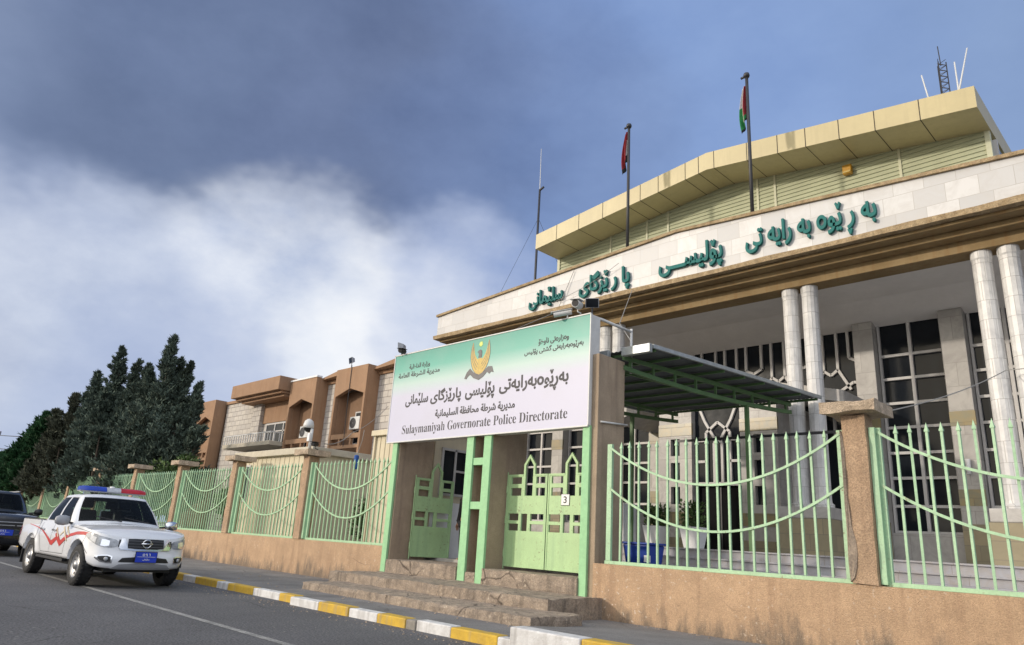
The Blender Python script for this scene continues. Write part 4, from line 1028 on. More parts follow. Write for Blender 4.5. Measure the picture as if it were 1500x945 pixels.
# stepped canopy box over the balcony recess
cb = MB(); cb.box(-43.0, -37.0, 18.35, WYW+.2, 8.62, 9.40); o = cb.build('balcony_hood', 'bay_brown', wg, bevel=.02)
m = MB(); m.box(-42.8, -37.1, 18.6, WYW+.2, 8.48, 8.618); m.box(-42.5, -37.2, 18.85, WYW+.2, 8.34, 8.478); m.build('hood_step', 'bay_brown', o, world=True)
MB().box(-42.0, -36.9, WYW-.08, WYW-.003, 7.15, 8.33).build('recess_wall', 'bay_brown', wg)
MB().box(-42.0, -41.0, WYW-.30, WYW-.003, 1.0, 8.335).build('stone_jamb', 'ashlar', wg)
w = MB()
for a, b, c, d in ((-40.4, -40.28, 5.8, 7.1), (-37.3, -37.18, 5.8, 7.1), (-40.28, -37.3, 7.0, 7.1), (-40.28, -37.3, 5.8, 5.9), (-39.3, -39.2, 5.9, 7.0), (-38.3, -38.2, 5.9, 7.0), (-40.28, -37.3, 6.55, 6.62)): w.box(a, b, WYW-.13, WYW-.085, c, d)
f = w.build('window', 'frame_white', wg); MB().box(-40.35, -37.2, WYW-.1, WYW-.09, 5.85, 7.05).build('pane', 'glass_dark', f, world=True)
bl = MB(); bl.box(-42.9, -37.0, 18.3, WYW-.01, 5.55, 5.78); bo = bl.build('balcony_slab', 'cream_slab', wg, bevel=.015)
rl = MB()
rl.box(-42.85, -37.05, 18.34, 18.40, 6.24, 6.30)
for k_ in range(20): x = -42.8+k_*.3; rl.box(x-.02, x+.02, 18.35, 18.39, 5.782, 6.238)
rl.box(-37.11, -37.05, 18.41, WYW-.15, 6.24, 6.30)
for k_ in range(4): y = 18.6+k_*.3; rl.box(-37.10, -37.06, y-.02, y+.02, 5.782, 6.238)
rl.build('balcony_railing', 'white_metal', bo, world=True)
tw = MB().box(-49.6, -46.9, 19.4, 30, .7, 9.0); tw.build('end_block', 'bay_brown', wg, bevel=.02)

def air_unit(x, y, z, label):
    r = thing('air_conditioner', label, 'air conditioner', (x, y, z), 'air conditioner units in the bay recesses')
    MB().box(x-.42, x+.42, y-.16, y+.16, z, z+.62).build('case', 'white_metal', r, bevel=.015)
    m = MB(); m.lathe([(.02, -.168), (.25, -.168), (.25, -.180), (.23, -.180), (.23, -.172)], (x-.12, y, z+.31), 18, 'y'); m.build('fan_grille', 'dark_metal', r)
    b = MB(); b.bar((x-.3, y, z-.03), (x-.3, y+.45, z-.03), .04); b.bar((x+.3, y, z-.03), (x+.3, y+.45, z-.03), .04); b.build('bracket', 'dark_metal', r)
air_unit(-30.1, 19.26, 6.05, 'white air conditioner in the taller bay nearest the sign')
air_unit(-34.9, 19.26, 5.9, 'white air conditioner in the white edged bay behind the camera post')
fl = MB(); fl.box(-36.9, -34.05, WYF-.03, WYF+.3, 9.105, 9.2); fl.build('bay_flashing', 'white', wg, bevel=.01)

def floodlight(x, y, z, label, face=(0, -1, -.2), s=1.0):
    r = thing('floodlight', label, 'floodlight', (x, y, z), 'small floodlights on the roof edges')
    d = Vector(face).normalized(); a = d.cross(Vector((0, 0, 1))).normalized(); u = a.cross(d)
    c = Vector((x, y, z+.30*s)); w, h, t = .17*s, .12*s, .07*s
    v = [c+a*sx*w*k+u*sz_*h*k+d*dd for dd, k in ((-t, .6), (t, 1)) for sx, sz_ in ((-1, -1), (1, -1), (1, 1), (-1, 1))]
    MB().hexa(v).build('lamp_head', 'grey_trim', r, bevel=.008)
    v2 = [c+a*sx*w*.86+u*sz_*h*.86+d*(t+dd) for dd in (.002, .008) for sx, sz_ in ((-1, -1), (1, -1), (1, 1), (-1, 1))]
    MB().hexa(v2).build('lamp_glass', 'glass_dark', r)
    MB().cyl((x, y, z-.05), (x, y, z+.24*s), .018, n=8).build('lamp_stem', 'dark_metal', r)
floodlight(-31.0, 19.1, 9.22, 'floodlight on top of the taller brown bay', (-.2, -1, -.2), 1.3)
floodlight(-14.38, 10.25, 5.50, 'floodlight at the left end of the sign board', (-.8, -.5, -.1), .9)
floodlight(-8.28, 10.22, 5.52, 'floodlight at the right end of the sign board', (.5, -.75, -.35), .8)
def bullet(p, d, label, body='white_metal', L=.30, r_=.05):
    r = thing('security_camera', label, 'camera', p, 'security cameras')
    p = Vector(p); d = Vector(d).normalized()
    MB().cyl(p+d*-.08, p+d*(L-.08), r_, n=12).build('camera_body', body, r, smooth=False, bevel=.005)
    MB().cyl(p+d*(L-.08), p+d*(L-.07), r_*.8, n=12).build('camera_lens', 'black', r)
    MB().bar(p+Vector((0, 0, r_*.9)) - d*.09, p+Vector((0, 0, r_*.9))+d*(L-.02), r_*2.3, .012).build('sun_hood', body, r)
    MB().tube([p-Vector((0, 0, r_)), p-Vector((0, 0, r_+.06)), p-Vector((0, -.10, r_+.07))], .014).build('camera_arm', body, r)
bullet((-8.78, 10.08, 5.62), (-.75, -.62, -.22), 'white bullet camera hanging from the right top corner of the sign', L=.36, r_=.055)
bullet((-8.50, 10.05, 5.72), (.3, -.9, -.1), 'round white camera between the bullet camera and the floodlight on the sign', L=.22, r_=.085)
bullet((-14.12, 10.1, 5.60), (.5, -.85, -.15), 'black camera at the left top corner of the sign', 'black', .26, .06)
pb = thing('bracket_pipe', 'white pipe bracket running back from the top right corner of the sign', 'pipe', (-8.2, 10.4, 5.5))
MB().tube([(-8.22, 10.40, 5.47), (-8.10, 11.25, 5.40)], .028).build('pipe_arm', 'white_metal', pb, smooth=True)
MB().tube([(-8.10, 11.25, 5.46), (-8.10, 11.25, 4.55)], .026).build('pipe_upright', 'white_metal', pb, smooth=True)
# the white camera on its post above a fence pillar
pt = thing('camera_post', 'white camera post with a hooded lamp on the first fence pillar left of the gate', 'camera', (-18.35, 10.3, 3.42))
MB().cyl((-18.35, 10.3, 3.40), (-18.35, 10.3, 3.98), .045, n=10).build('post', 'white_metal', pt, smooth=True)
MB().lathe([(.0, .26), (.06, .25), (.12, .20), (.15, .10), (.155, .0), (.14, .0)], (-18.48, 10.25, 4.0), 16).build('camera_hood', 'white_metal', pt, smooth=True)
MB().lathe([(.13, .03), (.11, -.05), (.06, -.10), (.0, -.115)], (-18.48, 10.25, 4.0), 16).build('camera_dome', 'black', pt, smooth=True)
MB().box(-18.40, -18.28, 10.20, 10.26, 3.62, 3.86).build('junction_box', 'white', pt, bevel=.01)
MB().tube([(-18.35, 10.3, 3.95), (-18.42, 10.27, 4.12), (-18.48, 10.25, 4.24)], .022).build('hook_arm', 'white_metal', pt)
bullet((-17.78, 10.15, 3.50), (.6, -.8, -.05), 'small black camera on the cap of the first fence pillar', 'black', .26, .06)

# ================================================================== low buildings just behind the fence
an = thing('annex_building', 'low cream annex with a flat concrete roof behind the left fence', 'building', (-22, 11, .8))
AX0, AX1, AY0, AY1 = -24.2, -19.35, 11.05, 13.9
MB().box(AX0, AX1, AY0, AY1, .78, 3.42).build('annex_wall', 'cream', an)
MB().box(AX0-.18, AX1+.14, AY0-.16, AY1+.2, 3.423, 3.62).build('annex_roof', 'cream_slab', an, bevel=.015)
fl = MB(); x = AX0+.1
while x < AX1: fl.box(x-.012, x+.012, AY0-.014, AY0-.001, .8, 3.42); x += .30
fl.build('wall_rib', 'cream', an)
wn = MB().box(-24.0, -23.3, AY0-.03, AY0-.016, 2.0, 3.2); wn = wn.build('window', 'frame_white', an); MB().box(-23.94, -23.36, AY0-.036, AY0-.031, 2.06, 3.14).build('pane', 'glass_dark', wn, world=True)
gc = thing('guard_cabin', 'small cream guard cabin behind the left gate pier with a white window', 'building', (-15.3, 12, .8))
MB().box(-16.55, -14.0, 11.28, 13.4, .78, 3.80).build('cabin_wall', 'cream', gc)
MB().box(-16.66, -13.93, 11.16, 13.5, 3.803, 3.95).build('cabin_roof', 'cream', gc, bevel=.01)
fl = MB(); fl.box(-16.60, -16.53, 11.22, 11.279, .8, 3.80)
x = -16.35
while x < -14.1: fl.box(x-.012, x+.012, 11.264, 11.279, .8, 3.8); x += .22
fl.build('wall_rib', 'cream', gc)
ws = MB()
for a, b, c, d in ((11.50, 11.56, 2.26, 3.42), (12.34, 12.40, 2.26, 3.42), (11.92, 11.98, 2.3, 3.4), (11.56, 12.34, 3.36, 3.42), (11.56, 12.34, 2.26, 2.32), (11.98, 12.34, 2.85, 2.9)): ws.box(-14.0+.002, -13.95, a, b, c, d)
ws = ws.build('window', 'frame_white', gc)
MB().box(-13.985, -13.975, 11.54, 12.36, 2.3, 3.4).build('pane', 'glass_dark', ws, world=True)
MB().box(-13.998, -13.99, 11.29, 13.38, .8, 2.1).build('cabin_panel', 'white', gc)
MB().box(-13.988, -13.96, 12.42, 12.5, 2.2, 3.5).build('blue_strip', 'bin_blue', gc)
bp_ = tag(MB().box(-17.62, -17.50, 11.3, 11.42, 2.95, 3.35).build('hanging_bag', 'blue_cloth', None, origin=(-17.56, 11.36, 2.95), bevel=.04), 'blue bag hanging high behind the first fence bay left of the gate', 'bag')
MB().tube([(-17.56, 11.36, 3.36), (-17.6, 11.5, 3.75), (-17.7, 11.6, 4.1)], .008).build('bag_cord', 'wire', bp_, world=False).location = (17.56, -11.36, -2.95)

# ================================================================== things in the courtyard
bn = thing('rubbish_bin', 'blue plastic rubbish bin behind the fence right of the gate', 'bin', (-8.33, 12.05, .8))
m = MB()
def bin_ring(h, a, b): return [(-8.33+sx*a, 12.05+sy*b, h) for sx, sy in ((-1, -1), (1, -1), (1, 1), (-1, 1))]
m.hexa(bin_ring(.80, .23, .22)+bin_ring(1.36, .29, .29)); m.build('bin_body', 'bin_blue', bn, bevel=.03)
MB().box(-8.65, -8.01, 11.73, 12.37, 1.362, 1.40).build('bin_rim', 'bin_blue', bn, bevel=.012)
MB().box(-8.12, -7.98, 11.752, 11.762, 1.05, 1.17).build('bin_label', 'white', bn)
def pot_plant(x, y, z, label, h):
    r = thing('potted_plant', label, 'plant', (x, y, z), 'potted plants by the entrance')
    m = MB(); m.hexa([(x+sx*.17, y+sy*.17, z) for sx, sy in ((-1, -1), (1, -1), (1, 1), (-1, 1))]+[(x+sx*.25, y+sy*.25, z+.48) for sx, sy in ((-1, -1), (1, -1), (1, 1), (-1, 1))])
    m.build('pot', 'white', r, bevel=.015)
    lf_ = MB(); rnd = random.Random(int(x*100))
    for _ in range(520):
        a = rnd.uniform(0, 6.28); rr = rnd.uniform(.02, .30)*(1 if rnd.random() < .8 else 1.2); zz = z+.46+rnd.random()*h
        p = Vector((x+rr*math.cos(a), y+rr*math.sin(a), zz)); d = Vector((rnd.gauss(0, 1), rnd.gauss(0, 1), rnd.gauss(.4, .7))).normalized()*.10; e = d.cross(Vector((rnd.gauss(0, 1), rnd.gauss(0, 1), rnd.gauss(0, 1)))).normalized()*.028
        lf_.add([p, p+d*.5+e, p+d, p+d*.5-e], [(0, 1, 2, 3)])
    lf_.build('foliage', 'shrub', r, fixn=False)
    MB().cyl((x, y, z+.40), (x, y, z+.5+h*.7), .02, n=6).build('stem', 'bark', r)
pot_plant(-9.25, 15.4, FL, 'green plant in a white square pot right of its twin by the entrance', .58)
pot_plant(-10.35, 15.5, FL, 'green plant in a white square pot left of its twin by the entrance', .5)
bx = tag(MB().box(-12.0, -10.9, 14.9, 15.45, FL, 2.35).build('white_cabinet', 'white', None, origin=(-11.45, 15.2, FL), bevel=.01), 'plain white cabinet behind the blue bin', 'cabinet')
wl_i = 0
for x in (-6.66, -4.5):
    r = thing('wall_lamp', 'small white wall lamp on the marble pier %s' % ('behind the capped fence pillar' if wl_i == 0 else 'at the far right'), 'lamp', (x, 19.9, 3.6), 'wall lamps on the marble piers'); wl_i += 1
    MB().cyl((x, 19.86, 3.45), (x, 19.86, 3.80), .045, .06, n=10).build('lamp_tube', 'white', r, smooth=True)
    MB().box(x-.03, x+.03, 19.87, 19.945, 3.52, 3.60).build('lamp_bracket', 'dark_metal', r)

# ================================================================== wires
def wire(label, pts, r=.010, m='wire', sag=.0):
    P = []
    for a, b in zip(pts[:-1], pts[1:]):
        for k_ in range(10):
            t = k_/10; q = Vector(a).lerp(Vector(b), t); q.z -= sag*4*t*(1-t); P.append(q)
    P.append(Vector(pts[-1]))
    o = MB().tube(P, r, 5).build('cable', m, None, origin=pts[0]); return tag(o, label, 'cable', 'loose cables')
wire('pale cable slung from the right pier to the columns at the right edge', [(-3.62, 10.3, 3.20), (-2.9, 16.6, 5.10), (1.0, 16.8, 5.5)], .010, sag=.12)
wire('thin cable hanging from the marble fascia down to the sign', [(-13.7, 15.95, 9.5), (-14.3, 15.9, 8.25), (-12.2, 10.6, 5.5)], .010)
wire('cable crossing the teal lettering on the fascia', [(-14.3, 15.86, 8.6), (-11.9, 15.86, 9.3)], .008, sag=.1)
wire('cable dropping from the cornice to the pipe bracket', [(-11.4, 15.85, 8.35), (-9.1, 12.2, 6.0), (-8.1, 11.25, 5.2)], .009)
wire('pale cable from the bay air conditioner across to the annex roof', [(-17.8, 10.4, 3.55), (-24.5, 15.5, 5.0), (-27.2, 18.95, 6.9)], .014, sag=.15)
wire('dark cable hanging down the face of the taller bay', [(-30.75, 18.97, 9.3), (-30.73, 18.97, 7.5), (-30.6, 18.95, 5.2)], .018, 'wire_dark')
wire('upper overhead line at the far left above the trees', [(-51.48, 11.30, 5.69), (-231.16, 30.00, 20.38)], .035, 'wire_dark', .25)
wire('lower overhead line at the far left above the trees', [(-53.96, 11.10, 4.94), (-225.76, 30.00, 16.95)], .035, 'wire_dark', .2)
# ================================================================== trees
def spray(mb, p, d, L, w, rnd):
    """One flat spray of needles: a kinked, tapering blade."""
    side = d.cross(Vector((rnd.gauss(0, 1), rnd.gauss(0, 1), rnd.gauss(0, 1))))
    if side.length < 1e-4: return
    side.normalize(); side *= w
    m1 = p+d*L*.45+Vector((0, 0, rnd.uniform(-.02, .03))); e = p+d*L
    mb.add([p-side*.35, p+side*.35, m1+side, e, m1-side], [(0, 1, 2, 4), (4, 2, 3)])
def conifer(label, base, H, Rb, leaders, foliage, seed, nb=150, per=34, spray_l=.36, zlow=.1, lean=(0, 0), droop=0.0):
    """Trunk with several leaders; each leader carries whorls of limbs, each limb carries needle sprays."""
    rnd = random.Random(seed); base = Vector(base)
    r = thing('conifer_tree', label, 'tree', base, 'evergreen trees behind the fence')
    wd = MB(); fo = MB()
    wd.tube([base+Vector((0, 0, -.1)), base+Vector((.05, .02, H*.3)), base+Vector((lean[0]*.6, lean[1]*.6, H*.62))], [.26, .19, .09], 9)
    for ld in leaders:
        dx, dy, hh, rr = ld[:4]; zl = ld[4] if len(ld) > 4 else zlow
        top = base+Vector((dx, dy, hh)); foot = base+Vector((dx*.25, dy*.25, hh*.16))
        wd.tube([foot, foot.lerp(top, .5)+Vector((dx*.12, dy*.12, 0)), top], [.13, .07, .012], 7)
        n = int(nb*hh/H*(.55+.45*rr/Rb))
        for i in range(n):
            t = (i+rnd.random())/n; t = zl+(1-zl)*t
            ax = foot.lerp(top, max(0, (t-.05)/.95)); ax.z = base.z+t*hh
            prof = (1-t)**.78*(.55+.6*min(1, t*4.5)) if t > .12 else .55+t
            bl = rr*prof*rnd.uniform(.62, 1.18)+.06
            a = rnd.uniform(0, 2*math.pi); el = R(rnd.uniform(8, 52))+t*.55-droop
            d = Vector((math.cos(a)*math.cos(el), math.sin(a)*math.cos(el), math.sin(el)))
            tip = ax+d*bl
            if bl > .5: wd.tube([ax, ax+d*bl*.5-Vector((0, 0, .04*bl)), tip-d*.1], [.022+.012*bl, .016, .006], 5)
            k = int(per*(.3+bl/rr)) if rr else per
            for j in range(k):
                s = .18+.82*math.sqrt(rnd.random())
                p = ax+d*bl*s+Vector((rnd.gauss(0, .11), rnd.gauss(0, .11), rnd.gauss(0, .09)))*(.14+.85*bl*(1-s*.55))
                q = (d*.8+Vector((rnd.gauss(0, .55), rnd.gauss(0, .55), rnd.gauss(.28, .4)))).normalized()
                spray(fo, p, q, spray_l*rnd.uniform(.55, 1.25), .055*rnd.uniform(.6, 1.3)*spray_l/.36, rnd)
    wd.build('trunk', 'bark', r, smooth=True)
    fo.build('crown', foliage, r, fixn=False)
    return r
conifer('blue green cypress nearest the stone wing, the tallest pointed tree', (-35.0, 11.7, .8), 8.6, 2.4, [(0, 0, 8.8, 1.9), (.6, .8, 7.6, 1.5), (1.3, 1.2, 6.6, 1.5), (-1.4, -.3, 7.3, 1.6), (1.7, .4, 5.4, 2.1), (2.2, .9, 5.6, 1.6), (-.4, .7, 7.9, 1.3), (.9, .1, 4.8, 2.2), (3.0, 1.0, 4.4, 1.8), (-2.4, -.3, 5.8, 2.1), (-.9, .2, 6.6, 2.1), (.3, .4, 6.2, 2.2)], 'tree_blue', 11, 215, 125, .21)
conifer('blue green cypress with two pointed tops left of the tallest tree', (-41.5, 11.6, .8), 9.0, 2.6, [(-.8, 0, 9.3, 1.7), (1.6, .8, 8.2, 1.5), (-2.4, -.5, 8.0, 1.5), (.6, -.7, 6.7, 1.8), (2.8, -.2, 6.2, 1.5), (-3.9, -.4, 7.0, 1.9), (.5, .6, 8.5, 1.5), (-1.6, 0, 6.9, 2.1), (1.0, .1, 6.6, 2.1), (3.2, .2, 6.4, 1.8), (3.4, -1.6, 4.3, 1.6, .3), (4.9, -1.7, 4.1, 1.5, .36), (1.8, -1.6, 4.4, 1.7, .3)], 'tree_blue', 12, 215, 120, .23)
conifer('brownish cypress between the dark pine and the blue green trees', (-47.5, 11.3, .8), 7.0, 2.5, [(-.6, 0, 7.2, 1.6), (-2.1, -.5, 6.3, 1.5), (1.8, .4, 7.3, 1.5), (.6, -.8, 5.4, 1.8), (3.2, .2, 6.7, 1.4), (3.6, -1.5, 3.9, 1.7, .3), (5.4, -1.6, 3.7, 1.6, .34), (2.0, -1.5, 4.0, 1.7, .3)], 'tree_brown', 13, 210, 105, .26)
conifer('dark green bushy pine at the far left end of the fence', (-53.0, 11.1, .8), 6.2, 3.0, [(0, 0, 6.4, 2.5), (-2.6, .3, 5.3, 2.4), (2.0, -.4, 5.9, 2.2), (.3, -1.0, 4.4, 2.3), (-5.2, .0, 4.8, 2.3), (-8.0, .4, 4.5, 2.4), (-11.0, .2, 4.2, 2.4), (3.0, -1.7, 3.6, 1.9, .3), (5.4, -1.6, 3.3, 1.7, .32), (-1.0, -1.7, 3.6, 2.0, .3), (-4.0, -1.6, 3.6, 2.0, .3)], 'tree_deep', 14, 220, 90, .30, .16)
def bush(label, base, w, h, m, seed, n=2600, leaf=.13):
    rnd = random.Random(seed); base = Vector(base); r = thing('shrub', label, 'shrub', base, 'shrubs behind the fence'); fo = MB(); wd = MB()
    lob = [(rnd.gauss(0, w*.35), rnd.gauss(0, w*.3), h*rnd.uniform(.35, .85), rnd.uniform(.35, .6)*w) for _ in range(9)]
    for x, y, z, s in lob: wd.tube([base, base+Vector((x*.5, y*.5, z*.5)), base+Vector((x, y, z))], [.05, .03, .01], 5)
    for _ in range(n):
        x, y, z, s = rnd.choice(lob); v = Vector((rnd.gauss(0, 1), rnd.gauss(0, 1), rnd.gauss(0, 1))).normalized()*s*rnd.uniform(.45, 1)
        p = base+Vector((x, y, z))+v
        if p.z < base.z: continue
        d = (v.normalized()+Vector((rnd.gauss(0, .7), rnd.gauss(0, .7), rnd.gauss(.2, .6)))).normalized(); spray(fo, p, d, leaf*rnd.uniform(.7, 1.5), leaf*.28, rnd)
    wd.build('stem', 'bark', r); fo.build('foliage', m, r, fixn=False); return r
bush('yellow green shrub above the fence beside the stone wing', (-31.6, 11.9, .8), 1.1, 3.2, 'shrub', 3, 3200, .16)
bush('green shrub low behind the second fence bay left of the gate', (-25.6, 11.6, .8), .8, 1.8, 'shrub', 4, 1500, .14)
bush('small green shrub behind the first fence bay, between annex and cabin', (-17.6, 12.1, .8), .55, 1.5, 'shrub', 5, 900, .12)
# bare twigs and far buildings at the left end of the street
def bare_tree(base, h, seed):
    rnd = random.Random(seed); base = Vector(base); r = thing('bare_tree', 'leafless tree at the far left end of the street', 'tree', base); m = MB()
    m.tube([base, base+Vector((0, 0, h*.4))], [.14, .09], 6)
    for _ in range(26):
        a = rnd.uniform(0, 6.28); s = base+Vector((0, 0, h*rnd.uniform(.25, .42))); d = Vector((math.cos(a)*.42, math.sin(a)*.42, 1)).normalized(); L = h*rnd.uniform(.3, .6)
        m.tube([s, s+d*L*.5, s+d*L+Vector((rnd.gauss(0, .2), rnd.gauss(0, .2), 0))], [.05, .03, .008], 5)
    m.build('branches', 'bark', r)
bare_tree((-108, 12.8, 0), 13.5, 2)
fb = thing('far_building', 'distant grey block at the far left end of the street', 'building', (-190, 22, 0))
MB().box(-205, -180, 1, 30.2, 0, 16.2).build('wall', 'far_wall', fb); MB().box(-205.2, -179.8, .8, 30.4, 16.21, 16.9).build('roof_edge', 'far_wall', fb)
wv = MB()
for z in range(4, 15, 4):
    for y in range(3, 28, 4): wv.box(-179.95, -179.85, y, y+1.6, z, z+1.8)
wv.build('window', 'glass_dark', fb)
fb2 = thing('far_house', 'distant brown house below the grey block at the far left', 'house', (-120, 20, 0))
MB().box(-135, -118, 8, 21.2, 0, 6.6).build('wall', 'far_brown', fb2); MB().box(-135.3, -117.7, 7.7, 21.5, 6.61, 6.95).build('roof_edge', 'cream_slab', fb2)
wv = MB()
for y in (10.5, 14, 17.5): wv.box(-117.98, -117.9, y, y+1.5, 3.8, 5.4)
wv.build('window', 'glass_dark', fb2)

# ================================================================== person behind the double pier
def skin_chain(name, m, parent, joints, edges, radii, sub=2):
    me = bpy.data.meshes.new(name); me.from_pydata(joints, edges, []); o = bpy.data.objects.new(name, me); C.objects.link(o)
    o.modifiers.new('skin', 'SKIN'); s = o.modifiers.new('sub', 'SUBSURF'); s.levels = s.render_levels = sub
    for v, rr in zip(me.skin_vertices[0].data, radii): v.radius = rr if isinstance(rr, tuple) else (rr, rr)
    me.skin_vertices[0].data[0].use_root = True
    dg = bpy.context.evaluated_depsgraph_get(); me2 = bpy.data.meshes.new_from_object(o.evaluated_get(dg)); bpy.data.objects.remove(o)
    me2.materials.clear(); me2.materials.append(M[m]); me2.name = name
    for p in me2.polygons: p.use_smooth = True
    o = bpy.data.objects.new(name, me2); C.objects.link(o); o.parent = parent; return o
pe = thing('person', 'person in black standing in the left gate opening, mostly hidden by the double pier', 'person', (-13.02, 11.62, .74))
J = [(0, 0, .92), (0, 0, 1.10), (0, 0, 1.30), (0, 0, 1.42), (0, 0, 1.52), (0, -.02, 1.62), (0, -.02, 1.74),
     (-.17, 0, 1.40), (-.22, .01, 1.13), (-.235, -.04, .88), (-.235, -.06, .80), (.17, 0, 1.40), (.22, .01, 1.13), (.235, -.04, .88), (.235, -.06, .80),
     (-.09, 0, .88), (-.10, -.01, .48), (-.10, .02, .08), (-.11, -.13, .04), (.09, 0, .88), (.10, -.01, .48), (.10, .02, .08), (.11, -.13, .04)]
Ed = [(0, 1), (1, 2), (2, 3), (3, 4), (4, 5), (5, 6), (3, 7), (7, 8), (8, 9), (9, 10), (3, 11), (11, 12), (12, 13), (13, 14), (0, 15), (15, 16), (16, 17), (17, 18), (0, 19), (19, 20), (20, 21), (21, 22)]
Rr = [(.15, .10), (.14, .095), (.165, .10), (.12, .08), .052, (.078, .095), (.065, .08), .062, .047, .034, (.018, .038), .062, .047, .034, (.018, .038), .085, .058, .042, (.042, .035), .085, .058, .042, (.042, .035)]
body = skin_chain('body', 'skin', pe, J, Ed, Rr)
Jj = [(0, 0, .88), (0, 0, 1.10), (0, 0, 1.30), (0, 0, 1.41), (0, 0, 1.47), (-.17, 0, 1.40), (-.22, .01, 1.13), (-.235, -.035, .90), (.17, 0, 1.40), (.22, .01, 1.13), (.235, -.035, .90)]
skin_chain('jacket', 'black_cloth', pe, Jj, [(0, 1), (1, 2), (2, 3), (3, 4), (3, 5), (5, 6), (6, 7), (3, 8), (8, 9), (9, 10)], [(.175, .125), (.16, .115), (.185, .12), (.14, .10), (.07, .07), .078, .062, .050, .078, .062, .050])
Jt = [(0, 0, .93), (-.09, 0, .86), (-.10, -.01, .48), (-.10, .02, .06), (.09, 0, .86), (.10, -.01, .48), (.10, .02, .06)]
skin_chain('trousers', 'black_cloth', pe, Jt, [(0, 1), (1, 2), (2, 3), (0, 4), (4, 5), (5, 6)], [(.16, .115), .10, .074, .066, .10, .074, .066])
for sx in (-1, 1):
    f = MB()
    for k_ in range(4):
        y = -.085+.022*k_; L = (.075, .088, .082, .065)[k_]
        f.tube([(sx*.236, y+.005, .815), (sx*.234, y, .785-L*.4), (sx*.226, y-.004, .785-L)], [.010, .0095, .007], 6)
    f.tube([(sx*.232, -.085, .84), (sx*.222, -.115, .80), (sx*.216, -.12, .765)], [.011, .010, .008], 6)
    f.build('fingers', 'skin', pe, world=False, smooth=True)
    MB().lathe([(.0, -.03), (.052, -.025), (.055, .03), (.04, .05), (0, .055)], (sx*.105, -.06, .03), 12).build('shoe', 'black', pe, world=False, smooth=True)
hr = MB(); hr.lathe([(.108, -.02), (.115, .03), (.098, .085), (.05, .125), (0, .13)], (0, .005, 1.69), 16); hr.build('hair', 'hair', pe, world=False, smooth=True)
fc = MB(); fc.lathe([(.0, -.035), (.014, -.03), (.018, 0), (.008, .03), (0, .035)], (0, -.118, 1.665), 8)
for sx in (-1, 1): fc.lathe([(0, -.03), (.016, -.02), (.018, .02), (0, .03)], (sx*.092, -.01, 1.67), 8)
fc.build('nose_and_ear', 'skin', pe, world=False, smooth=True)
ey = MB()
for sx in (-1, 1): ey.lathe([(0, -.01), (.011, 0), (0, .01)], (sx*.034, -.108, 1.695), 8)
ey.build('eye', 'black', pe, world=False)

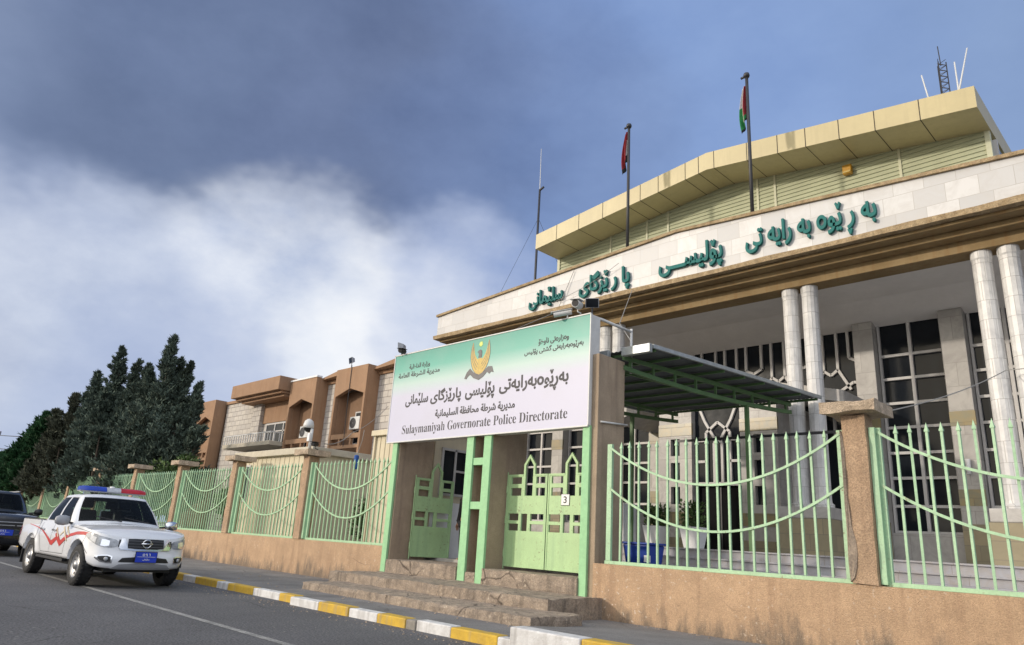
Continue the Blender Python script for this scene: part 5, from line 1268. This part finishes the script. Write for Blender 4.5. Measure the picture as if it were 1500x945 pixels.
# ================================================================== vehicles
def interp(tab, x):
    if x <= tab[0][0]: return tab[0][1]
    for (a, va), (b, vb) in zip(tab[:-1], tab[1:]):
        if x <= b: t = (x-a)/(b-a); t = t*t*(3-2*t) if False else t; return va+(vb-va)*t
    return tab[-1][1]
def catmull(P, n=8):
    out = []
    for i in range(len(P)-1):
        p0, p1, p2, p3 = P[max(i-1, 0)], P[i], P[i+1], P[min(i+2, len(P)-1)]
        for k in range(n):
            t = k/n
            out.append(tuple(.5*((2*p1[d])+(-p0[d]+p2[d])*t+(2*p0[d]-5*p1[d]+4*p2[d]-p3[d])*t*t+(-p0[d]+3*p1[d]-3*p2[d]+p3[d])*t**3) for d in range(len(p1))))
    out.append(tuple(P[-1])); return out
class Shell:
    """Lower car body: a plan curve running front centre -> side -> tail, with a height profile; u is arc length from the front centre, s = -1 for the right side."""
    def __init__(s, P):
        s.P = P
        pts = catmull(P['plan'], 10); s.pts = [Vector((a, b)) for a, b in pts]
        s.arc = [0]
        for a, b in zip(s.pts[:-1], s.pts[1:]): s.arc.append(s.arc[-1]+(b-a).length)
        s.len = s.arc[-1]
    def plan(s, u):
        u = max(0, min(s.len-1e-6, u)); lo, hi = 0, len(s.arc)-1
        while hi-lo > 1:
            m = (lo+hi)//2
            if s.arc[m] <= u: lo = m
            else: hi = m
        t = (u-s.arc[lo])/max(1e-9, s.arc[hi]-s.arc[lo]); p = s.pts[lo].lerp(s.pts[hi], t); d = (s.pts[hi]-s.pts[lo]).normalized()
        return p, Vector((d.y, -d.x)) if False else Vector((-d.y, d.x))*-1
    def u_of_x(s, x):
        for i in range(len(s.pts)-1, 0, -1):
            if s.pts[i].x <= x <= s.pts[i-1].x and s.pts[i].y > .5: 
                t = (s.pts[i-1].x-x)/max(1e-9, s.pts[i-1].x-s.pts[i].x); return s.arc[i-1]+t*(s.arc[i]-s.arc[i-1])
        return s.len
    def zbot(s, p, u):
        z = interp(s.P['sill'], p.x)
        if p.y > .5:
            for ax in s.P['axles']:
                d = abs(p.x-ax); r = s.P['arch']
                if d < r: z = max(z, s.P['hub']+math.sqrt(r*r-d*d)*1.0)
        return z
    def ztop(s, p): return interp(s.P['top'], p.x)
    def inset(s, p, u, z):
        w = max(0, min(1, (u-s.P['uf0'])/(s.P['uf1']-s.P['uf0'])))
        d = (1-w)*interp(s.P['pf'], z)+w*interp(s.P['ps'], z)
        if p.y > .5:
            for ax in s.P['axles']:              # flared arches
                dd = math.hypot(p.x-ax, z-s.P['hub'])-s.P['arch']
                if 0 <= dd < .12: d -= .022*(1-dd/.12)
        return d
    def surf(s, u, z, side=-1, lift=0.0):
        p, n = s.plan(u); i = s.inset(p, u, z)-lift
        q = p-n*i
        return Vector((q.x, side*q.y, z))
    def patch(s, mb, rows, side=-1, lift=.006, nz=4):
        """rows: [(u, z_low, z_high)] -> a strip lying on the shell."""
        g = []
        for u, a, b in rows: g.append([s.surf(abs(u), a+(b-a)*k/nz, side if u >= 0 else -side, lift) for k in range(nz+1)])
        return mb.grid(g)
    def line(s, mb, pts, w, side=-1, lift=.006, n=10):
        for (u0, z0), (u1, z1) in zip(pts[:-1], pts[1:]):
            L = math.hypot(u1-u0, z1-z0); du, dz = -(z1-z0)/L*w/2, (u1-u0)/L*w/2
            g = []
            for k in range(n+1):
                u, z = u0+(u1-u0)*k/n, z0+(z1-z0)*k/n
                g.append([s.surf(u+du, z+dz, side, lift), s.surf(u-du, z-dz, side, lift)])
            mb.grid(g)
def make_wheel(r, name, c, side, rad=.385, wid=.255, rimm='rim'):
    x, y, z = c; s = side
    w = MB(); hw = wid/2
    w.lathe([(rad*.62, -hw*.9), (rad*.9, -hw), (rad*.985, -hw*.72), (rad, -hw*.4), (rad, hw*.4), (rad*.985, hw*.72), (rad*.9, hw), (rad*.62, hw*.9)], (x, y, z), 36, 'y')
    n = 36
    tr_ = w
    for i in range(30):
        t = 2*math.pi*i/30
        for k in (-1, 1):
            p = Vector((x+rad*1.0*math.cos(t), y+k*hw*.42, z+rad*1.0*math.sin(t))); q = Vector((x+rad*math.cos(t+.11), y+k*hw*.78, z+rad*.985*math.sin(t+.11)))
            tr_.bar(p, q, .03, .014, up=(math.cos(t), 0, math.sin(t)))
    o = w.build('wheel', 'tyre', r, world=False, smooth=True)
    rm = MB(); f = s*hw
    rm.lathe([(rad*.64, f*.88), (rad*.66, f*.93), (rad*.60, f*.80), (rad*.55, f*.52), (rad*.50, f*.55), (rad*.30, f*.62), (rad*.22, f*.78), (rad*.20, f*.95), (0, f*.98)], (x, y, z), 32, 'y')
    rm.build('rim', rimm, o, world=False, smooth=True)
    hl = MB()
    for i in range(8):
        t = 2*math.pi*(i+.5)/8; cx0, cz0 = x+rad*.435*math.cos(t), z+rad*.435*math.sin(t); a = []
        for k in range(10):
            q = 2*math.pi*k/10; er, et = .026*math.cos(q), .036*math.sin(q)
            a.append((cx0+er*math.cos(t)-et*math.sin(t), y+f*.60, cz0+er*math.sin(t)+et*math.cos(t)))
        hl.add(a, [tuple(range(10))])
    hl.build('rim_hole', 'black', o, world=False, fixn=False)
def loft_ring(P0, P1, t, crown=0): return [Vector(a).lerp(Vector(b), t) for a, b in zip(P0, P1)]
def make_vehicle(name, label, cat, P):
    r = thing(name, label, cat, (0, 0, 0)); S = Shell(P)
    # ---- lower shell
    us = sorted(set([0, .12, .25, .38, .5, .6, .7, .8, .9, 1.0, 1.1, 1.2]+[1.2+(S.len-1.2)*i/150 for i in range(151)]+[S.u_of_x(ax+d*P['arch']) for ax in P['axles'] for d in (-1, -.985, -.94, .94, .985, 1)]))
    nz = 14; sh = MB()
    for side in (-1, 1):
        rows = []
        for u in us:
            p, n = S.plan(u); a, b = S.zbot(p, u), S.ztop(p)
            rows.append([S.surf(u, a+(b-a)*k/nz, side) for k in range(nz+1)])
        sh.grid(rows)
        # arch lips and sill return
        lip = []
        for u in us:
            p, n = S.plan(u); a = S.zbot(p, u); q = S.surf(u, a, side)
            inn = Vector((q.x, q.y-side*.14 if p.y > .5 else q.y, q.z)); 
            if p.y <= .5: inn = Vector((q.x-.12, q.y, q.z))
            lip.append([q, inn])
        sh.grid(lip)
    # hood and, on a pick-up, the load-bed rim: rows joining left and right tops
    def row(x, w, z, cr): return [Vector((x, w*(k/5-1), z+cr*(1-(k/5-1)**2))) for k in range(11)]
    hood = []
    hx = P['cowl']
    for i in range(13):
        x = hx+(P['hood_front']-hx)*i/12; u = S.u_of_x(x); p, _ = S.plan(u); q = S.surf(u, S.ztop(p), 1); hood.append(row(q.x, q.y, q.z, P['crown']*(1-.25*i/12)))
    last = []
    uf = S.u_of_x(P['hood_front'])
    for k in range(11):
        f = k/5-1; u = uf*abs(f); p, _ = S.plan(u); q = S.surf(u, S.ztop(p), 1 if f > 0 else -1); last.append(q)
    mid = [a.lerp(b, .55)+Vector((0, 0, P['crown']*.22*(1-(k/5-1)**2))) for k, (a, b) in enumerate(zip(hood[-1], last))]
    hood += [mid, last]
    sh.grid(hood)
    # tail closing face and deck
    tail = []
    for k in range(nz+1):
        p, _ = S.plan(S.len); a, b = S.zbot(p, S.len), S.ztop(p); q = S.surf(S.len, a+(b-a)*k/nz, 1); tail.append([Vector((q.x, q.y*f, q.z)) for f in (-1, -.5, 0, .5, 1)])
    sh.grid(tail)
    body = sh.build('body', P['paint'], r, world=False, smooth=True)
    bm = bmesh.new(); bm.from_mesh(body.data); bmesh.ops.remove_doubles(bm, verts=bm.verts, dist=.0015); bmesh.ops.recalc_face_normals(bm, faces=bm.faces); bm.to_mesh(body.data); bm.free()
    # ---- greenhouse
    keyb, keyt = P['ringb'], P['ringt']                    # half rings (front centre -> rear centre), matching points
    nb_ = 6
    hb, ht = catmull(keyb, nb_), catmull(keyt, nb_)
    full_b = [(x, -y, z) for x, y, z in hb]+[(x, y, z) for x, y, z in hb[::-1][1:-1]]
    full_t = [(x, -y, z) for x, y, z in ht]+[(x, y, z) for x, y, z in ht[::-1][1:-1]]
    N_ = len(full_b); half = len(hb)-1
    ts = [0, .06, .10, .3, .5, .7, .90, .95, 1.0]
    def ringp(i, t, out=0.0):
        b, tt = Vector(full_b[i % N_]), Vector(full_t[i % N_]); q = b.lerp(tt, t); c = Vector((P['cabx'], 0, q.z)); n = (q-c); n.z = 0
        nn = Vector((n.x*.35, n.y, 0)).normalized(); bul = .035*math.sin(math.pi*t)
        return q+nn*(bul+out)
    wins = P['wins']                                        # (name, k0, k1) in key-point units, on the half ring
    def in_win(i):
        j = i if i <= half else N_-i
        k = j/nb_
        for a, b in wins:
            if a-1e-6 <= k < b-1e-6: return True
        return False
    gh = MB(); rows = [[ringp(i, t) for i in range(N_)] for t in ts]
    vs = [p for rw in rows for p in rw]; fs = []
    for j in range(len(ts)-1):
        for i in range(N_):
            i2 = i if i < half else i+1
            jj = i if i < half else N_-i-1
            if 2 <= j <= 5 and any(a*nb_-1e-6 <= jj < b*nb_-1e-6 for a, b in wins): continue
            fs.append((j*N_+i, j*N_+(i+1) % N_, (j+1)*N_+(i+1) % N_, (j+1)*N_+i))
    gh.add(vs, fs)
    # roof cap
    roof = []
    for k in range(7):
        f = k/6; ring = []
        for i in range(N_):
            e = ringp(i, 1.0); c = Vector((P['roofc'], 0, e.z)); q = e.lerp(c, f); q.z += P['roof_crown']*(1-(1-f)**2.2); ring.append(q)
        roof.append(ring)
    gh.grid(roof, closed=True)
    cab = gh.build('cab', P['paint'], r, world=False, smooth=True)
    bm = bmesh.new(); bm.from_mesh(cab.data); bmesh.ops.remove_doubles(bm, verts=bm.verts, dist=.0015); bmesh.ops.recalc_face_normals(bm, faces=bm.faces); bm.to_mesh(cab.data); bm.free()
    for a, b in wins:
        for side in (0, 1):
            if a == 0 and side: continue
            g = []
            if a == 0: idx = [i % N_ for i in range(-int(b*nb_), int(b*nb_)+1)]
            else: idx = list(range(int(a*nb_), int(b*nb_)+1)); idx = [i if not side else N_-i for i in idx]
            if b >= len(keyb)-1:
                if side: continue
                idx = list(range(int(a*nb_), N_-int(a*nb_)+1))
            gm = MB()
            for t in (.10, .3, .5, .7, .90): g.append([ringp(i, t, -.004) for i in idx])
            gm.grid(g); gm.build('windscreen' if a == 0 else 'side_window' if b < len(keyb)-1 else 'rear_window', 'car_glass', r, world=False, smooth=True)
            ru = MB()
            for t0, t1 in ((.085, .115), (.885, .915)): ru.grid([[ringp(i, t0, .002) for i in idx], [ringp(i, t1, .002) for i in idx]])
            ru.build('window_seal', 'black_trim', r, world=False, fixn=False)
    # ---- inside and underneath
    x0, x1 = P['tail_x']+.10, P['hood_front']-.05
    ub = MB(); ub.box(x0, x1, -.60, .60, .30, .62); ub.box(P['cabx']-1.1, P['cowl']+.5, -.74, .74, .40, P['belt']-.12); ub.box(P['cowl']+.2, x1-.06, -.60, .60, .62, P['belt']-.22)
    ub.build('underbody', 'black', r, world=False)
    def seat(x, y):
        s = MB(); s.box(x-.1, x+.42, y-.24, y+.24, P['belt']-.30, P['belt']-.12); s.hexa([(x-.16, y-.23, P['belt']-.2), (x, y-.23, P['belt']-.2), (x, y+.23, P['belt']-.2), (x-.16, y+.23, P['belt']-.2), (x-.32, y-.2, P['belt']+.32), (x-.2, y-.2, P['belt']+.32), (x-.2, y+.2, P['belt']+.32), (x-.32, y+.2, P['belt']+.32)]); s.box(x-.33, x-.22, y-.13, y+.13, P['belt']+.36, P['belt']+.54)
        return s.build('seat', 'black_trim', r, world=False, bevel=.03)
    for x, y in P['seats']: seat(x, y)
    sw = MB(); ring = [(P['cowl']-.62+.06*math.sin(2*math.pi*i/20), .36+.18*math.cos(2*math.pi*i/20), P['belt']+.08+.17*math.sin(2*math.pi*i/20)) for i in range(21)]
    sw.tube(ring, .016); sw.build('steering_wheel', 'black_trim', r, world=False)
    MB().box(P['cowl']-.62, P['cowl']+.05, -.70, .70, P['belt']-.18, P['belt']+.03).build('dashboard', 'black_trim', r, world=False, bevel=.04)
    for ax in P['axles']:
        for side in (-1, 1): make_wheel(r, 'wheel', (ax, side*P['track'], P['hub']), side, P['hub'], rimm=P.get('rim', 'rim'))
    return r, S
PK = dict(paint='car_white', plan=[(.90, 0), (.885, .30), (.83, .56), (.72, .745), (.50, .865), (.10, .915), (-.6, .925), (-1.8, .925), (-3.1, .925), (-4.0, .915), (-4.33, .88)],
          axles=[0, -3.15], arch=.475, hub=.385, track=.79, tail_x=-4.33,
          sill=[(-4.4, .62), (-3.6, .50), (-2.6, .46), (.45, .46), (.62, .40), (.95, .36)],
          top=[(-4.4, 1.17), (-2.85, 1.175), (-2.7, 1.16), (-.75, 1.135), (.0, 1.10), (.45, 1.05), (.74, .985), (.90, .945)],
          uf0=.55, uf1=1.15, pf=[(.34, .09), (.40, .03), (.48, .0), (.58, .0), (.66, .035), (.72, .05), (.86, .065), (.95, .10), (1.05, .15)],
          ps=[(.40, .05), (.50, .015), (.70, .0), (.86, -.004), (.95, .004), (1.05, .02), (1.12, .04), (1.2, .065)],
          cowl=-.70, hood_front=.70, crown=.07, belt=1.13, cabx=-1.75, roofc=-1.95, roof_crown=.055,
          ringb=[(-.52, 0, 1.20), (-.60, .36, 1.185), (-.78, .775, 1.145), (-.96, .865, 1.115), (-1.72, .875, 1.12), (-1.82, .875, 1.12), (-2.52, .865, 1.13), (-2.74, .80, 1.13), (-2.80, .45, 1.13), (-2.82, 0, 1.13)],
          ringt=[(-1.24, 0, 1.77), (-1.27, .32, 1.768), (-1.33, .585, 1.755), (-1.46, .635, 1.745), (-1.84, .635, 1.75), (-1.92, .635, 1.75), (-2.36, .62, 1.735), (-2.50, .55, 1.725), (-2.56, .30, 1.73), (-2.58, 0, 1.73)],
          wins=[(0, 2), (3, 4), (5, 6), (8, 9)], seats=[(-1.55, .38), (-1.55, -.38), (-2.35, .38), (-2.35, -.38)])
pk, S = make_vehicle('pickup_truck', 'white police pickup with a blue and red light bar parked at the kerb', 'pickup truck', PK)
def part(mb, name, m, parent=None, smooth=True, fixn=True): return mb.build(name, m, parent or pk, world=False, smooth=smooth, fixn=fixn)
# load bed floor (open box behind the cab)
b = MB(); b.box(-4.22, -2.86, -.80, .80, .72, .76); b.box(-4.30, -4.22, -.84, .84, .76, 1.165); b.box(-4.22, -2.86, .80, .90, .76, 1.168); b.box(-4.22, -2.86, -.90, -.80, .76, 1.168); b.box(-2.86, -2.79, -.84, .84, .6, 1.168)
part(b, 'load_bed', 'car_white', smooth=False)
b = MB()
for s in (-1, 1): b.box(-4.28, -2.84, s*.845-.035, s*.845+.035, 1.17, 1.195)
part(b, 'bed_rail', 'black_trim', smooth=False)
for side in (-1, 1):
    h = MB(); S.patch(h, [(.50, .80, .865), (.56, .765, .905), (.66, .755, .925), (.78, .76, .945), (.90, .79, .965), (1.02, .84, .985), (1.16, .90, .995), (1.26, .945, .985)], side, .010); hl = part(h, 'headlight', 'lamp_glass')
    h = MB(); S.patch(h, [(.66, .79, .88), (.74, .775, .90), (.82, .785, .905)], side, .014); part(h, 'lamp_bowl', 'chrome', hl)
    h = MB(); S.patch(h, [(.93, .82, .93), (1.01, .86, .945), (1.08, .89, .95)], side, .014); part(h, 'indicator', 'lens_clear', hl)
    h = MB(); S.patch(h, [(.455, .795, .905), (.485, .775, .91), (.50, .77, .91)], side, .014); part(h, 'lamp_trim', 'black_trim', hl)
    v = MB(); S.patch(v, [(.33, .735, .765), (.36, .735, .87), (.40, .735, .935), (.455, .74, .935), (.48, .755, .80)], side, .020); part(v, 'chrome_bracket', 'chrome')
    f = MB(); S.patch(f, [(.56, .475, .60), (.64, .47, .625), (.76, .49, .62), (.88, .55, .60)], side, .008); ff = part(f, 'fog_lamp', 'chrome')
    f = MB(); S.patch(f, [(.585, .495, .585), (.65, .49, .605), (.74, .51, .60), (.81, .555, .59)], side, .013); part(f, 'fog_recess', 'black_trim', ff)
    f = MB(); q = S.surf(.66, .55, side, .018); f.cyl(q, q+Vector((.012, side*.006, 0)), .036, n=14); part(f, 'fog_bulb', 'lamp_glass', ff)
    tl = MB(); S.patch(tl, [(S.len-.14, .80, 1.12), (S.len-.06, .78, 1.13), (S.len-.005, .78, 1.13)], side, .012); part(tl, 'tail_light', 'lens_red')
    # doors: seams, handles
    dz = [(S.u_of_x(-.86), .50, 1.11), (S.u_of_x(-1.78), .50, 1.115), (S.u_of_x(-2.62), .62, 1.12)]
    sm_ = MB()
    S.line(sm_, [(dz[0][0], .54), (dz[0][0]-.06, .80), (dz[0][0], 1.10)], .010, side, .003)
    S.line(sm_, [(dz[1][0], .52), (dz[1][0], 1.115)], .010, side, .003)
    S.line(sm_, [(S.u_of_x(-2.36), .52), (S.u_of_x(-2.66), .90), (S.u_of_x(-2.62), 1.12)], .010, side, .003)
    S.line(sm_, [(dz[0][0], .54), (S.u_of_x(-2.36), .52)], .010, side, .003)
    S.line(sm_, [(S.u_of_x(-2.83), .50), (S.u_of_x(-2.83), 1.16)], .016, side, .003)
    ut = lambda x: S.ztop(S.plan(S.u_of_x(x))[0])
    S.line(sm_, [(S.u_of_x(x), ut(x)-.045) for x in (-.72, -.3, .1, .4, .60)], .008, side, .003)
    S.line(sm_, [(1.27, .95), (1.30, .80), (S.u_of_x(.46), .62)], .008, side, .003)
    part(sm_, 'door_seam', 'black_trim', fixn=False)
    for hx_ in (-1.62, -2.46):
        u = S.u_of_x(hx_); a = S.surf(u-.10, .985, side, .03); c_ = S.surf(u+.10, .985, side, .03); hm = MB(); hm.bar(a, c_, .030, .035); hm.bar(S.surf(u-.09, .985, side, 0), a, .03); hm.bar(S.surf(u+.09, .985, side, 0), c_, .03); part(hm, 'door_handle', 'chrome', smooth=False)
    st_ = MB(); a, c_ = S.surf(S.u_of_x(-.75), .40, side, .0), S.surf(S.u_of_x(-2.55), .40, side, .0); st_.bar(a+Vector((0, 0, .02)), c_+Vector((0, 0, .02)), .10, .05); part(st_, 'side_step', 'black_trim', smooth=False)
    # red and gold flashes
    U = S.u_of_x
    rs = MB()
    S.line(rs, [(U(.42), .965), (U(.15), .985), (U(-.20), .975), (U(-.55), .925)], .06, side, .007); S.line(rs, [(U(-.55), .925), (U(-.80), .865)], .06, side, .007)
    S.line(rs, [(U(-1.55), 1.03), (U(-1.40), .93), (U(-1.05), .735)], .045, side, .007)
    S.patch(rs, [(U(-.78), .82, .93), (U(-1.0), .72, .83), (U(-1.10), .67, .79), (U(-1.32), .78, .87), (U(-1.5), .89, .94)], side, .007)
    S.patch(rs, [(U(-1.38), .78, .88), (U(-1.62), .67, .79), (U(-1.72), .68, .765), (U(-2.1), .83, .875), (U(-2.5), .945, .975), (U(-2.9), 1.0, 1.018), (U(-3.6), 1.055, 1.066)], side, .007)
    part(rs, 'red_flash', 'red_stripe', fixn=False)
    gs = MB()
    S.line(gs, [(U(-.92), 1.08), (U(-.62), .91)], .036, side, .0095); S.line(gs, [(U(-1.12), 1.07), (U(-.78), .86)], .036, side, .0095); S.line(gs, [(U(-.70), .80), (U(-1.0), .99), (U(-1.2), .885)], .036, side, .0105); S.line(gs, [(U(-1.55), 1.04), (U(-1.30), .86)], .034, side, .0095)
    part(gs, 'gold_flash', 'gold_stripe', fixn=False)
    # mirror
    mm = MB(); c0 = Vector((-.80, side*1.06, 1.20))
    mm.lathe([(0, -.135), (.065, -.12), (.098, -.06), (.102, .04), (.08, .115), (0, .13)], c0, 16, 'y'); mm.v = [(c0.x+(x-c0.x)*.75, y, z) for x, y, z in mm.v]; mo = part(mm, 'mirror', 'grey_trim' if side < 0 else 'chrome')
    am = MB(); am.bar((-.90, side*.85, 1.15), (-.83, side*1.0, 1.17), .05, .04); part(am, 'mirror_arm', 'black_trim', mo, smooth=False)
    fl_ = MB(); fl_.box(-3.15-.52, -3.15-.49, side*.80-.13, side*.80+.13, .20, .62); part(fl_, 'mud_flap', 'black_trim', smooth=False)
    # wheel-arch liners
    for ax in PK['axles']:
        ln = MB(); g = []
        for i in range(15):
            a = math.pi*i/14; g.append([(ax+.49*math.cos(a), side*.58, .385+.49*math.sin(a)), (ax+.49*math.cos(a), side*.88, .385+.49*math.sin(a))])
        ln.grid(g); part(ln, 'arch_liner', 'black', fixn=False)
# grille, badge, bumper opening, plates
gr = MB()
S.patch(gr, [(-.335, .765, .93), (-.2, .745, .935), (0, .745, .935), (.2, .745, .935), (.335, .765, .93)], -1, .010); go = part(gr, 'grille', 'black_trim')
gb = MB()
for z in (.785, .84, .895): S.patch(gb, [(-.33, z-.006, z+.006), (-.2, z-.006, z+.006), (0, z-.006, z+.006), (.2, z-.006, z+.006), (.33, z-.006, z+.006)], -1, .020)
part(gb, 'grille_bar', 'grille_grey', go)
ch_ = MB(); S.patch(ch_, [(-.46, .725, .742), (-.2, .715, .742), (0, .712, .742), (.2, .715, .742), (.46, .725, .742)], -1, .020); part(ch_, 'grille_trim', 'chrome', go)
bc = S.surf(0, .845, -1, .03); bd = MB()
ring = [bc+Vector((0, .075*math.cos(2*math.pi*i/28), .075*math.sin(2*math.pi*i/28))) for i in range(29)]; bd.tube(ring, .0125, 8); bd.box(bc.x-.008, bc.x+.012, -.10, .10, bc.z-.016, bc.z+.016); part(bd, 'badge', 'chrome', go)
lo = MB(); S.patch(lo, [(-.46, .50, .50), (-.40, .495, .575), (-.2, .495, .595), (0, .495, .595), (.2, .495, .595), (.40, .495, .575), (.46, .50, .50)], -1, .008); part(lo, 'lower_intake', 'black')
sk = MB(); S.patch(sk, [(-.56, .365, .37), (-.44, .36, .455), (-.2, .358, .478), (0, .358, .48), (.2, .358, .478), (.44, .36, .455), (.56, .365, .37)], -1, .012); part(sk, 'skid_plate', 'grey_trim')
px_ = S.surf(0, .58, -1, .045).x
pb_ = MB(); pb_.box(px_-.015, px_, -.20, .20, .495, .705); po = part(pb_, 'number_plate', 'black_trim', smooth=False)
pb_ = MB(); pb_.box(px_+.0005, px_+.006, -.19, .19, .505, .695); p2 = part(pb_, 'plate_face', 'plate_blue', po, smooth=False)
def plate_marks(parent, px, zc, k=1.0):
    m = MB()
    def seg(a, b, w=.012): m.bar((px+.0085, a[0]*k, zc+a[1]*k), (px+.0085, b[0]*k, zc+b[1]*k), .004, w*k, up=(0, (b[1]-a[1]), -(b[0]-a[0])) if a != b else (0, 0, 1))
    # numerals written with strokes: a ring, a hooked nine and a seven-like six
    for i in range(8):
        a0, a1 = 2*math.pi*i/8, 2*math.pi*(i+1)/8; seg((-.052+.017*math.cos(a0), .045+.020*math.sin(a0)), (-.052+.017*math.cos(a1), .045+.020*math.sin(a1)), .010)
        seg((-.003+.012*math.cos(a0), .056+.012*math.sin(a0)), (-.003+.012*math.cos(a1), .056+.012*math.sin(a1)), .009)
    seg((.009, .058), (.012, .022), .010); seg((.040, .067), (.060, .067), .010); seg((.060, .067), (.063, .022), .010)
    seg((-.165, .008), (.165, .008), .006)
    m.build('plate_numeral', 'white', parent, world=False)
    t = lettering('سلێمانی', -.06*k, .06*k, zc-.062*k, zc-.022*k, 0, .003, .02)
    t2_ = merged(t); t2_.v = [(px+.0075-y, x, z) for x, y, z in t2_.v]; t2_.build('plate_lettering', 'white', parent, world=False)
plate_marks(p2, px_, .60)
# light bar
for s in (-1, 1):
    lb = MB(); lb.bar((-1.62, s*.50, 1.77), (-1.62, s*.50, 1.835), .05, .12); part(lb, 'bar_foot', 'chrome', smooth=False)
lb = MB(); lb.box(-1.73, -1.51, -.66, .66, 1.832, 1.856); lo_ = part(lb, 'light_bar', 'grey_trim', smooth=False)
def lens(y0, y1, m, e0, e1):
    l = MB(); rows = []
    for j in range(9):
        t = j/8; y = y0+(y1-y0)*t; k = 1-.25*max(0, (t-.82)/.18)*e1-.25*max(0, (.18-t)/.18)*e0
        rows.append([(-1.62+.118*k*math.cos(math.pi*i/10), y, 1.857+.105*k*math.sin(math.pi*i/10)) for i in range(11)])
    l.grid(rows); l.add(rows[0], [tuple(range(11))]); l.add(rows[-1], [tuple(range(11))])
    part(l, 'lamp_lens', m, lo_)
lens(-.67, -.145, 'lens_blue', 1, 0); lens(-.143, .143, 'lens_clear', 0, 0); lens(.145, .67, 'lens_red', 0, 1)
sp_ = MB(); sp_.lathe([(0, .02), (.05, .015), (.055, -.03), (0, -.04)], (-1.60, -.02, 1.965), 12); part(sp_, 'siren_cap', 'white', lo_)
wp = MB()
for y in (-.30, .25): wp.bar((-.53, y+.25, 1.235), (-.66, y-.22, 1.32), .014, .02)
part(wp, 'wiper', 'black_trim', smooth=False)
pk.location = (-15.80, 5.25, 0); pk.rotation_euler = (0, 0, R(1.0)); pk.scale = (1.02, 1.0, .955)

SV = dict(paint='car_black', plan=[(1.0, 0), (.985, .36), (.93, .64), (.80, .84), (.55, .945), (.10, .985), (-.6, .99), (-1.8, .99), (-3.1, .985), (-3.9, .96), (-4.15, .92)],
          axles=[0, -3.0], arch=.48, hub=.40, track=.85, tail_x=-4.15, sill=[(-4.2, .52), (-3.5, .45), (.45, .42), (.7, .36), (1.0, .34)],
          top=[(-4.2, 1.22), (-.7, 1.20), (.0, 1.20), (.5, 1.16), (.85, 1.12), (1.0, 1.09)], uf0=.6, uf1=1.2,
          pf=[(.32, .08), (.42, .0), (.6, .0), (.75, .04), (.95, .04), (1.05, .08), (1.15, .14)], ps=[(.4, .05), (.55, .01), (.8, 0), (1.0, .01), (1.15, .04), (1.25, .07)],
          cowl=-.72, hood_front=.80, crown=.05, belt=1.18, cabx=-2.4, roofc=-2.6, roof_crown=.05,
          ringb=[(-.55, 0, 1.25), (-.62, .40, 1.235), (-.78, .74, 1.20), (-.98, .90, 1.18), (-1.72, .93, 1.18), (-1.82, .93, 1.18), (-2.75, .93, 1.19), (-3.95, .86, 1.2), (-4.10, .45, 1.2), (-4.12, 0, 1.2)],
          ringt=[(-1.25, 0, 1.83), (-1.28, .36, 1.828), (-1.36, .60, 1.815), (-1.48, .68, 1.80), (-1.84, .70, 1.81), (-1.92, .70, 1.81), (-2.75, .70, 1.81), (-3.72, .62, 1.79), (-3.85, .34, 1.79), (-3.88, 0, 1.79)],
          wins=[(0, 2), (3, 4), (5, 6), (8, 9)], seats=[(-1.6, .4), (-1.6, -.4)], rim='rim')
sv, S2 = make_vehicle('parked_car', 'black four wheel drive car parked behind the white pickup', 'car', SV)
def spart(mb, name, m, parent=None, smooth=True, fixn=True): return mb.build(name, m, parent or sv, world=False, smooth=smooth, fixn=fixn)
g_ = MB(); S2.patch(g_, [(-.52, .80, 1.03), (-.3, .78, 1.04), (0, .78, 1.04), (.3, .78, 1.04), (.52, .80, 1.03)], -1, .012); gq = spart(g_, 'grille', 'black_trim')
g_ = MB()
for z in (.86, .95): S2.patch(g_, [(-.52, z-.012, z+.012), (0, z-.012, z+.012), (.52, z-.012, z+.012)], -1, .022)
spart(g_, 'grille_bar', 'grey_trim', gq)
for side in (-1, 1):
    h = MB(); S2.patch(h, [(.58, .82, 1.02), (.72, .81, 1.03), (.92, .86, 1.04), (1.1, .95, 1.04)], side, .012); spart(h, 'headlight', 'lamp_glass')
    mm = MB(); mm.lathe([(0, -.12), (.075, -.10), (.10, -.03), (.10, .05), (.07, .10), (0, .115)], (-.82, side*1.14, 1.27), 16, 'y'); mo = spart(mm, 'mirror', 'black_trim')
    am = MB(); am.bar((-.92, side*.90, 1.22), (-.86, side*1.05, 1.24), .06, .05); spart(am, 'mirror_arm', 'black_trim', mo, smooth=False)
    ln = MB()
    for ax in SV['axles']:
        g = []
        for i in range(15):
            a = math.pi*i/14; g.append([(ax+.49*math.cos(a), side*.6, .4+.49*math.sin(a)), (ax+.49*math.cos(a), side*.94, .4+.49*math.sin(a))])
        ln.grid(g)
    spart(ln, 'arch_liner', 'black', fixn=False)
    rr_ = MB(); rr_.bar((-1.7, side*.66, 1.87), (-3.6, side*.64, 1.86), .035); spart(rr_, 'roof_rail', 'grey_trim', smooth=False)
px2 = S2.surf(0, .66, -1, .03).x
g_ = MB(); g_.box(px2-.012, px2, -.27, .27, .57, .76); q_ = spart(g_, 'number_plate', 'black_trim', smooth=False)
g_ = MB(); g_.box(px2+.0005, px2+.006, -.255, .255, .585, .745); q2 = spart(g_, 'plate_face', 'plate_blue', q_, smooth=False)
plate_marks(q2, px2, .665, 1.0)
sv.location = (-26.3, 4.95, 0); sv.rotation_euler = (0, 0, R(-1.0))
